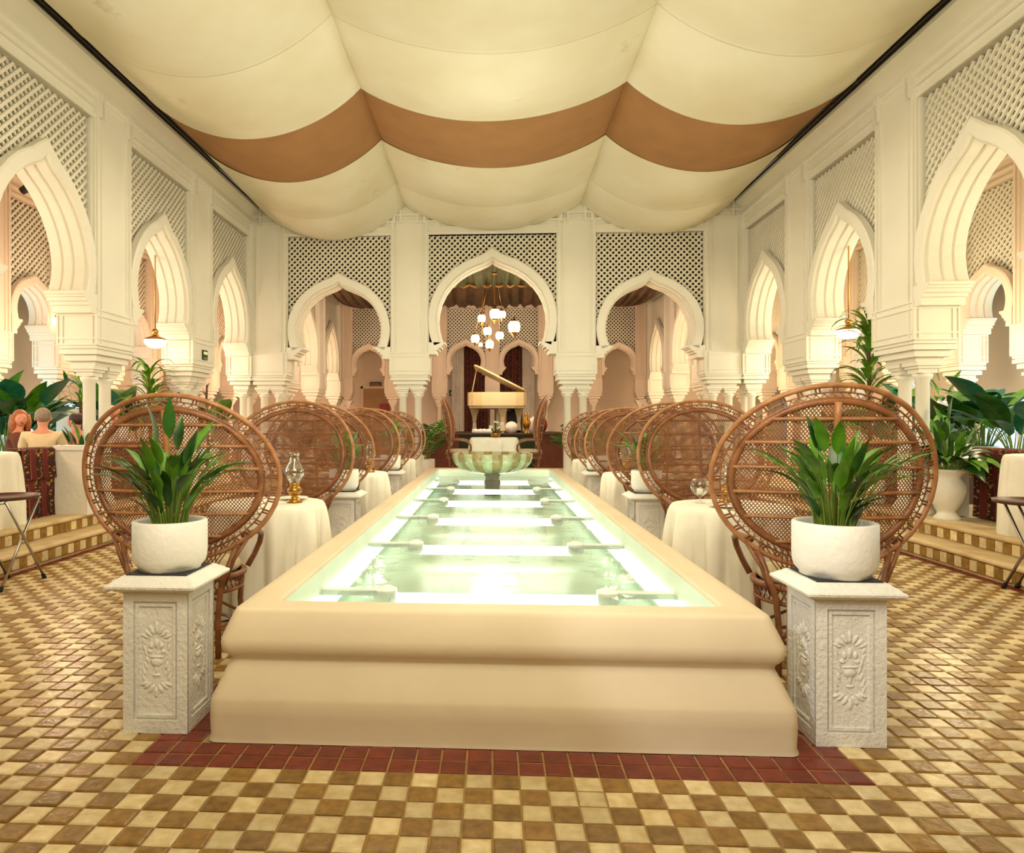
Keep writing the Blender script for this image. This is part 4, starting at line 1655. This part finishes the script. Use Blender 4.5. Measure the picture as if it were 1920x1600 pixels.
def person(label, loc, rz, shirt, hair, long_hair=False, sc=1.0, lean=0.0, head_turn=0.0, bald=0.0):
    """seated figure, facing local +y, seat height .45"""
    t = thing('person', label, 'person', loc, rz, 'seated guests in the left gallery')
    t.scale = (sc,) * 3
    L = lean
    V = [(0, 0, .50), (0, .0 + L * .3, .68), (0, L * .6, .86), (0, L, .98), (0, L + .01, 1.05), (0, L + .02, 1.10), (0, L + .03, 1.20), (0, L + .035, 1.27)]
    E = [(i, i + 1) for i in range(7)]
    Rr = [.15, .13, .15, .11, .055, .06, .085, .06]
    def chain(base, pts, rs):
        p = base
        for q, r_ in zip(pts, rs):
            V.append(q)
            Rr.append(r_)
            E.append((p, len(V) - 1))
            p = len(V) - 1
    for s in (-1, 1):
        chain(3, [(s * .17, L, .96), (s * .23, L + .06, .75), (s * .18, L + .28, .70), (s * .15, L + .36, .72), (s * .14, L + .42, .72)], [.065, .05, .04, .03, .022])
        chain(0, [(s * .10, .08, .50), (s * .12, .42, .52), (s * .12, .44, .10), (s * .12, .52, .05)], [.09, .07, .05, .035])
    skin_obj('body', V, E, Rr, SKIN1, t, 2)
    # shirt
    V2 = [(0, 0, .48), (0, L * .3, .68), (0, L * .6, .86), (0, L, .985)]
    E2 = [(0, 1), (1, 2), (2, 3)]
    R2 = [.17, .155, .17, .12]
    for s in (-1, 1):
        b = 3
        for q, r_ in (((s * .18, L, .97), .085), ((s * .235, L + .05, .78), .065)):
            V2.append(q)
            R2.append(r_)
            E2.append((b, len(V2) - 1))
            b = len(V2) - 1
    skin_obj('shirt', V2, E2, R2, shirt, t, 2)
    V3 = [(0, 0, .50)]
    E3, R3 = [], [.165]
    for s in (-1, 1):
        b = 0
        for q, r_ in (((s * .10, .08, .50), .105), ((s * .12, .42, .52), .085), ((s * .12, .44, .12), .065)):
            V3.append(q)
            R3.append(r_)
            E3.append((b, len(V3) - 1))
            b = len(V3) - 1
    skin_obj('trousers', V3, E3, R3, TROUS, t, 1)
    HT = Matrix.Translation((0, L + .03, 1.20)) @ Matrix.Rotation(head_turn, 4, 'Z')
    mb = MB()
    mb.sphere((0, -.018, .035), .1, 16, 10, 0, (.94, 1.05, 1.0 - bald * .15), HT)
    if long_hair:
        for i in range(9):
            a = R(150 + i * 30)
            x, y = .085 * math.cos(a), .085 * math.sin(a) - .02
            mb.tube([(x, y, .06), (x * 1.15, y * 1.1 - .01, -.06), (x * 1.2, y * 1.1 - .02, -.19)], [.035, .04, .02], 8, M=HT)
    mb.build('hair', hair, t)
    mb = MB()
    mb.sphere((0, .055, -.005), .075, 16, 10, 0, (.98, .72, 1.15), HT)
    mb.sphere((0, .115, -.012), .014, 8, 6, 0, (.9, 1.1, 1.5), HT)
    for s in (-1, 1):
        mb.sphere((s * .09, -.005, -.01), .02, 8, 6, 0, (.5, .9, 1.4), HT)
    mb.build('face', SKIN1, t)
    mb = MB()
    for s in (-1, 1):
        mb.sphere((s * .03, .104, .012), .0065, 8, 6, 0, (1.2, .6, .8), HT)
    mb.build('eyes', EYEM, t)['kind'] = 'stuff'
    MB().sphere((0, .108, -.05), .016, 8, 6, 0, (1.4, .5, .45), HT).build('mouth', LIPS, t)
    return t


person('grey-haired person in a beige shirt seen from behind on the left banquette', (-5.35, 7.95, PLAT - .05), R(25), SHIRTB, HAIRG, sc=.93)
person('person with long reddish blonde hair turned towards the grey-haired guest', (-5.85, 8.22, PLAT - .05), R(-60), SHIRTP, HAIRB, True, .92, .0, R(-75))
person('dark-haired person in a peach top leaning over beside the left low wall', (-5.45, 8.85, PLAT - .05), R(80), SHIRTR, HAIRD, False, .90, .04)
person('person in a white shirt facing the court, seen through the near left chair', (-5.38, 9.55, PLAT + .0), R(165), SHIRTW, SKIN1, sc=.95, bald=.6)
# seats under the guests
seat_me = MB().lathe([(0, 0), (.18, 0), (.18, .03), (.03, .05), (.03, .40), (.2, .42), (.205, .45), (0, .455)], 20).mesh('stool', WOOD)
for (x, y, lb) in ((-5.35, 7.95, 'stool under the grey-haired guest'), (-5.85, 8.22, 'stool under the blonde guest'), (-5.45, 8.85, 'stool under the dark-haired guest')):
    tag(inst('stool', seat_me, None, (x, y, PLAT - .11)), lb, 'stool', 'stools in the left gallery')

# ------------------------------------------------------------------ gallery planting


def planter(name, label, x, y, z, r, h, sets, n, seed, spread=.6, tilt=.15, smin=.9, smax=1.4, cat='plant', group='plants in the galleries', square=False, z0=0.0, part='leaf'):
    t = thing(name, label, cat, (x, y, z), 0, group)
    if square:
        mb = MB()
        mb.box(-r, r, -r, r, 0, h - .02)
        mb.box(-r - .01, r + .01, -r - .01, r + .01, h - .05, h)
        mb.build('planter_box', WHITE, t)
    else:
        inst('pot', pot_mesh(r, h), t)
    leaves(t, sets, n, r * spread, h - .03, seed, tilt, smin, smax, part)
    return t


for i, (px, y, n, h, lb) in enumerate((
        (8, 9.3, 22, .9, 'big-leaved dark green plant at the far left edge'),
        (52, 9.5, 24, .95, 'big-leaved plant rising behind the seated guests'),
        (84, 10.9, 18, .85, 'broad-leaved plant between the outer columns behind the guests'),
        (222, 11.2, 20, 1.05, 'teal-lit broad plant right of the first left pier columns'),
        (262, 12.4, 12, .9, 'broad-leaved plant in the second left arch'),
        (392, 14.2, 9, .9, 'dark broad-leaved plant at the second left pier'),
        (1700, 11.0, 11, .85, 'teal-lit broad plant behind the first right pier columns'),
        (1762, 9.9, 16, .8, 'broad-leaved plant right of the right urn'),
        (1842, 9.6, 24, 1.0, 'large dark green plant above the right banquette'),
        (1905, 8.6, 20, .95, 'large arching plant at the far right edge'),
        (1660, 12.4, 11, .8, 'teal-lit plant in the second right arch'),
        (1560, 14.0, 9, .8, 'broad-leaved plant behind the second right pier'))):
    p = P(px, 793, y)
    planter('broadleaf_plant', lb, p.x, y, PLAT, .2, h - .3, BROAD, n + 4, 100 + i, .5, .25, .9, 1.5)


def dracaena(label, x, y, h, n, seed, sc=1.0, tuft=.1):
    t = thing('dracaena', label, 'plant', (x, y, PLAT), 0, 'cane plants in the galleries')
    inst('pot', cached(('pot', .17, .3), lambda: pot_mesh(.17, .3)), t)
    MB().tube([(0, 0, .25), (.02, .01, .6), (-.01, 0, h - .25), (0, 0, h)], [.03, .026, .022, .015], 8).build('cane', TRUNK, t)
    leaves(t, STRAP, n, .015, h - .30 - tuft, seed, .15, .8 * sc, 1.1 * sc, 'leaf', .30 + tuft)


p = P(1630, 793, 8.75)
dracaena('tall yellow-green cane plant rising behind the near right chair', p.x, 8.75, 2.2, 64, 301, 1.35, .6)
p = P(280, 793, 9.9)
dracaena('yellow-green cane plant with thin leaves right of the first left pier', p.x, 9.9, 1.75, 48, 302, 1.25, .35)
p = P(152, 793, 10.0)
dracaena('short cane plant in front of the left outer columns', p.x, 10.0, 1.6, 24, 303, .8)
p = P(388, 793, 11.4)
dracaena('small dark cane plant at the foot of the second left pier', p.x, 11.4, 1.65, 12, 304, .7)

for i, (px, y, n, s, lb) in enumerate(((785, 15.0, 12, 1.3, 'palm left of the rear centre arch'), (1120, 15.2, 12, 1.3, 'palm right of the rear centre arch'), (1085, 16.5, 9, 1.2, 'second palm right of the stage'), (565, 14.4, 14, 1.3, 'dark palm behind the left rear columns'), (1385, 14.0, 10, 1.1, 'palm behind the right rear columns'), (800, 13.5, 8, .9, 'low palm beside the left edge-on chair'), (1075, 13.3, 8, .9, 'low palm beside the right edge-on chair'))):
    p = P(px, 793, y)
    planter('potted_palm', lb, p.x, y, PLAT, .16, .3, FROND, n, 400 + i, .3, .12, .8 * s, 1.1 * s, group='palms by the rear arcade', part='frond')

for (px, y, h, lb) in ((142, 10.4, 1.22, 'tall white square planter pillar behind the guests'), (1770, 10.3, 1.3, 'tall white square planter pillar lit blue on the right')):
    p = P(px, 793, y)
    planter('planter_pillar', lb, p.x, y, PLAT, .19, h, DARKB + UPR, 12, int(px), .5, .2, .9, 1.3, group='white planter pillars', square=True)

# lit garden windows in the outer walls
wi = 0
for sgn, nm in ((-1, 'left'), (1, 'right')):
    for y in (7.2, 9.6, 12.0, 14.4):
        wi += 1
        t = thing('window_%d' % wi, f'pale blue lit garden window low in the {nm} gallery wall', 'window', (sgn * 8.78, y, 1.12), 0, kind='structure')
        mb = MB()
        for yy in (-.9, 0, .9):
            mb.box(-.03, .03, yy - .03, yy + .03, -.65, .65)
        for z in (-.65, .62):
            mb.box(-.03, .03, -.9, .9, z, z + .04)
        mb.build('window_frame', WHITE, t)
        for yy in (-.45, .45):
            MB().box(-.01, .01, yy - .42, yy + .42, -.61, .62).build('pane', WINP, t)

# ------------------------------------------------------------------ lamps


def pendant(loc, label, ztop, r=.15, dish=True):
    t = thing('pendant_lamp', label, 'lamp', loc, 0, 'opal lamps in the galleries')
    MB().lathe([(0, -.10), (.06, -.095), (.11, -.07), (.14, -.03), (.15, 0), (.148, .02), (.06, .035), (0, .04)], 24).build('opal_shade', OPAL, t)
    MB().lathe([(.155, .015), (.155, .03), (.08, .06), (.03, .08), (.035, .11), (.05, .14), (.03, .17), (.01, .18), (0, .18)], 20).build('brass_gallery', BRASS, t)
    MB().tube([(0, 0, .17), (0, 0, ztop - loc[2])], .009, 8).build('rod', BRASS, t)


p = P(291, 640, 9.6)
pendant((p.x, 9.6, p.z), 'glowing opal pendant lamp in the left gallery', 4.95)
p = P(1591, 622, 9.6)
pendant((p.x, 9.6, p.z), 'glowing opal pendant lamp in the right gallery', 4.95)
globe_me = MB().sphere((0, 0, 0), .055, 16, 10).mesh('globe', OPAL)
for (px, py, y, lb) in ((106, 602, 10.45, 'small glowing globe on the left outer pier'), (213, 692, 10.5, 'small glowing globe right of the first left pier columns'), (78, 607, 10.5, 'small warm bulb on the left outer bracket')):
    p = P(px, py, y)
    t = thing('wall_globe', lb, 'lamp', p, 0, 'small globe lamps in the left gallery')
    inst('globe', globe_me, t, scale=(1 if px != 78 else .5))
    MB().tube([(0, 0, .04), (-.06, .06, .09), (-.25, .15, .1)], .008, 6).build('arm', BRASS, t)

bell = MB().lathe([(.0, 0), (.012, -.01), (.02, -.035), (.045, -.06), (.05, -.14), (.045, -.14), (.04, -.065), (0, -.04)], 16).mesh('glass_bell', GLASS)
for (px, py, y, lb) in ((205, 655, 8.3, 'small glass bell lantern hung at the first left capital'), (1693, 650, 8.15, 'small glass bell lantern hung at the first right capital')):
    p = P(px, py, y)
    t = thing('bell_lantern', lb, 'lantern', p, 0, 'small bell lanterns on the capitals')
    inst('glass_bell', bell, t)
    MB().tube([(0, 0, 0), (0, 0, .08)], .006, 6).build('hook', BRASS, t)

for (px, py, y, sgn, lb) in ((52, 352, 9.2, -1, 'small spotlight under the first left arch'), (1628, 436, 10.2, 1, 'small spotlight on the gallery side of the second right arch')):
    p = P(px, py, y)
    t = thing('spotlight', lb, 'spotlight', p, 0, 'small spotlights')
    MB().lathe([(0, -.1), (.05, -.1), (.055, -.02), (.05, .08), (.06, .1), (.055, .1), (.04, .085), (0, .085)], 18, M=Matrix.Rotation(R(60 * -sgn), 4, 'Y')).build('lamp_head', DARK if sgn < 0 else WHITE, t)
    MB().box(-.015, .015, -.015, .015, .05, 4.95 - p.z).build('bracket', DARK, t)

# chandelier of lanterns
ch = thing('chandelier', 'cluster of glowing glass lanterns hanging before the stage', 'chandelier', (0.04, 15.0, 3.4))
ln_pts = [(903, 598, 1.0, .35), (928, 590, 1.3, 0), (941, 591, 1.0, .45), (964, 614, 1.45, -.35), (891, 636, 1.05, .1), (914, 622, 1.0, -.3), (937, 630, 1.0, .2), (918, 647, 1.0, -.1), (901, 647, .5, .3)]
lg = MB().lathe([(.035, -.09), (.075, -.06), (.088, 0), (.085, .05), (.06, .085), (.03, .10)], 16).mesh('lantern', LANT)
lc = MB()
lc.lathe([(0, .16), (.008, .155), (.012, .13), (.035, .105), (.06, .09), (.062, .083), (.0, .083)], 12)
lc.lathe([(0, -.15), (.008, -.145), (.012, -.125), (.03, -.105), (.06, -.075), (.04, -.085), (0, -.09)], 12)
for k in range(4):
    a = k * math.pi / 2
    lc.tube([(.05 * math.cos(a), .05 * math.sin(a), .095), (.092 * math.cos(a), .092 * math.sin(a), 0), (.06 * math.cos(a), .06 * math.sin(a), -.08)], .005, 4)
lcm = lc.mesh('brass_mount', BRASS)
hub = MB()
hub.tube([(0, 0, 1.15), (0, 0, 1.5)], .012, 8)
hub.lathe([(.0, 1.13), (.06, 1.14), (.05, 1.18), (0, 1.2)], 12)
for (px, py, s, dy) in ln_pts:
    q = P(px, py, 15.0 + dy) - Vector(ch.location)
    l = inst('lantern', lg, ch, q, scale=s)
    inst('brass_mount', lcm, l)
    hub.tube([(q.x, q.y, q.z + .15 * s), (q.x * .25, q.y * .25, 1.15)], .003, 5)
hub.build('hanging_frame', BRASS, ch)

# ------------------------------------------------------------------ stage, piano, carpets
stg = thing('stage', 'low stage with a dark green front under the white piano', 'stage', (0.03, 15.7, PLAT))
MB().box(-1.75, 1.75, 0, 4.3, 0, .76).build('platform', STAGEB, stg)
MB().box(-.78, .92, -.03, -.002, 0, .745).build('front_panel', STAGEG, stg)
MB().box(-1.78, 1.78, -.05, .05, .745, .78).build('edge_board', WOOD, stg)
SZ = PLAT + .78 - .02
pn = thing('grand_piano', 'cream grand piano seen from its tail with the lid propped open', 'piano', (.10, 16.4, SZ))
outl = [(-.70, 1.75), (-.70, .9), (-.70, .35), (-.66, .12), (-.56, .03), (-.35, 0), (.1, 0), (.45, .0), (.64, .05), (.71, .2), (.72, .5), (.72, 1.75)]
MB().prism(outl, .66, .98).build('case', PIANO, pn)
MB().prism([(x * .94, .06 + y * .95) for x, y in outl], .60, .66).build('bottom_frame', PIANO, pn)
lid = MB()
lid.prism([(x - .72, y) for x, y in outl], -.015, .02)
lo = lid.build('lid', PIANO, pn, (.72, 0, 1.0), (0, R(27), 0))
MB().tube([(-.60, .55, .99), (-.48, .55, 1.58)], .014, 8).build('lid_prop', PIANO, pn)
MB().box(-.66, .66, 1.62, 1.74, .90, 1.0).build('music_desk', PIANO, pn)
for (x, y) in ((.15, .35), (-.56, 1.45), (.58, 1.45)):
    mb = MB()
    prof = [(.11, .62), (.105, .56), (.085, .50), (.055, .40), (.042, .25), (.05, .12), (.06, .06), (.03, .045), (.03, 0)]
    rings = []
    for r_, z in prof:
        rings.append([(x - r_, y - r_, z), (x + r_, y - r_, z), (x + r_, y + r_, z), (x - r_, y + r_, z)])
    loft(mb, rings, 0, False)
    mb.build('leg', PIANO, pn)
mb = MB()
mb.box(.0, .26, 1.35, 1.40, .06, .62)
mb.box(.02, .24, 1.2, 1.4, .03, .07)
mb.build('pedal_lyre', PIANO, pn)

dome = MB()
dome.lathe([(0, 0), (.07, 0), (.08, .05), (.06, .10), (0, .115)], 16)
dome_me = dome.mesh('footlight', WHITEP)
for i, px in enumerate((891, 901, 908, 917)):
    p = P(px, 812, 15.85)
    tag(inst('footlight', dome_me, None, (p.x, 15.85, SZ)), ('leftmost', 'second', 'third', 'rightmost')[i] + ' of four small white footlights on the stage edge', 'footlight', 'footlights on the stage edge')
p = P(959, 806, 15.95)
tag(MB().sphere((0, 0, .14), .15, 18, 12, 0, (1, 1, .95)).build('paper_ball_lamp', mat('paper_white', (0.96, 0.93, 0.90), 0.8), None, (p.x, 15.95, SZ)), 'white round paper ball on the stage under the piano', 'lamp')
p = P(966, 806, 17.2)
ic = thing('instrument_case', 'tall black instrument case standing under the piano', 'case', (p.x, 17.9, SZ))
mb = MB()
mb.prism([(-.17, -.08), (.17, -.08), (.17, .08), (-.17, .08)], 0, .55)
mb.prism([(-.09, -.06), (.09, -.06), (.09, .06), (-.09, .06)], .55, .85)
mb.build('shell', BLACK, ic)
MB().tube([(-.04, -.09, .4), (0, -.12, .4), (.04, -.09, .4)], .01, 6).build('handle', DARK, ic)
p = P(985, 790, 16.6)
vs_ = thing('brass_vase', 'tall brass vase at the right end of the stage', 'vase', (p.x, 16.0, SZ))
MB().lathe([(0, 0), (.08, 0), (.07, .03), (.03, .06), (.07, .15), (.10, .25), (.06, .36), (.035, .42), (.06, .47), (.045, .47), (.02, .42), (0, .4)], 20).build('vase_body', BRASS, vs_)
p = P(1000, 790, 16.2)
cu = thing('white_cushion', 'white cushion leaning on a red one at the right of the stage', 'cushion', (p.x + .02, 16.3, SZ + .2))
MB().sphere((0, 0, 0), .2, 14, 10, 0, (.8, .5, 1), Matrix.Rotation(R(15), 4, 'Y')).build('cushion_body', CURT, cu)
cu2 = thing('red_cushion', 'dull red cushion behind the white one at the right of the stage', 'cushion', (p.x + .18, 16.6, SZ + .22))
MB().sphere((0, 0, 0), .22, 14, 10, 0, (.8, .5, 1), Matrix.Rotation(R(-15), 4, 'Y')).build('cushion_body', mat('cushion_red', (0.50, 0.20, 0.16), 0.9), cu2)

for i, (xc, lb) in enumerate(((-.50, 'dark red hanging carpet behind the left stage arch'), (.55, 'dark red hanging carpet behind the right stage arch'))):
    t = thing('wall_carpet', lb, 'carpet', (xc, 21.2, 1.0), 0, 'carpets hung behind the stage')
    mb = MB()
    n = 24
    vs, fs = [], []
    for j in range(n + 1):
        x = -.36 + .72 * j / n
        for z in (0, 3.0):
            vs.append((x, .02 * math.sin(j * .8), z))
    fs = [(2 * j, 2 * j + 2, 2 * j + 3, 2 * j + 1) for j in range(n)]
    mb.add(vs, fs, 0, True)
    mb.add([(v[0], v[1] + .012, v[2]) for v in vs], [tuple(reversed(f)) for f in fs], 0, True)
    mb.build('pile', RUGT, t)
    MB().tube([(-.4, 0, 3.02), (.4, 0, 3.02)], .02, 8).build('hanging_rod', BRASS, t)
for s, side in ((-1, 'left'), (1, 'right')):
    t = thing('white_curtain', f'gathered white curtain beside the {side} hanging carpet', 'curtain', (s * 1.08 + .02, 21.25, .35), 0, 'white curtains behind the stage')
    mb = MB()
    n = 30
    vs = []
    for j in range(n + 1):
        x = -.19 + .38 * j / n
        for z in (0, 3.4):
            vs.append((x, .04 * math.sin(j * 1.4), z))
    mb.add(vs, [(2 * j, 2 * j + 2, 2 * j + 3, 2 * j + 1) for j in range(n)], 0, True)
    mb.build('cloth', CURT, t)
    MB().tube([(-.24, 0, 3.42), (.24, 0, 3.42)], .02, 8).build('rod', BRASS, t)

# signs and small wall fittings
p = P(380, 663, 10.5)
es = thing('exit_sign', 'small green and cream emergency sign on the second left capital', 'sign', (-W + .045, 10.5, 2.37), R(90))
MB().box(-.085, .085, -.008, .008, -.075, .075).build('plate', SIGNG, es)
MB().box(-.07, .07, -.0105, -.008, .008, .05).build('upper_bar', SIGNW, es)
MB().box(-.07, .07, -.0105, -.008, -.07, -.032).build('lower_bar', mat('sign_dull', (0.45, 0.52, 0.28), 0.5), es)
p = P(847, 737, 21.8)
ws = thing('door_sign', 'small dark green sign with a pale figure left of the stage', 'sign', (p.x, 21.88, p.z))
MB().box(-.09, .09, -.01, .01, -.09, .09).build('plate', SIGNG, ws)
mb = MB()
mb.sphere((.01, -.012, .045), .016, 8, 6, 0, (1, .3, 1))
mb.tube([(.005, -.013, .03), (-.005, -.013, -.01), (.03, -.013, -.05)], .010, 5)
mb.tube([(-.005, -.013, -.01), (-.04, -.013, -.045)], .010, 5)
mb.tube([(-.035, -.013, .02), (.005, -.013, .025), (.04, -.013, .0)], .008, 5)
mb.build('figure', SIGNW, ws)
p = P(706, 745, 21.7)
dr = thing('door_1', 'tan panelled door behind the left rear arch', 'door', (p.x, 21.85, PLAT), 0, kind='structure')
MB().box(-.45, .45, -.03, .03, 0, 2.1).build('leaf', DOORM, dr)
mb = MB()
for (a, b) in ((-.52, -.45), (.45, .52)):
    mb.box(a, b, -.05, .03, 0, 2.17)
mb.box(-.52, .52, -.05, .03, 2.1, 2.17)
mb.build('door_frame', GALL, dr)
MB().sphere((.38, -.06, 1.0), .03, 10, 8).build('door_handle', BRASS, dr)
p = P(718, 768, 21.8)
rb = thing('fire_hose_box', 'red wall box seen through the left rear arch', 'box', (p.x + .05, 21.8, p.z))
MB().box(-.14, .14, -.1, .1, -.17, .17).build('cabinet', REDP, rb)
MB().box(-.12, .12, -.106, -.1, -.15, .15).build('lid', REDP, rb)
p = P(703, 722, 21.7)
pf = thing('picture_frame', 'small dark framed picture above the tan door', 'picture', (p.x, 21.86, p.z))
MB().box(-.18, .18, -.02, .02, -.10, .10).build('frame', DARK, pf)
MB().box(-.15, .15, -.024, -.02, -.07, .07).build('print', GOLD, pf)
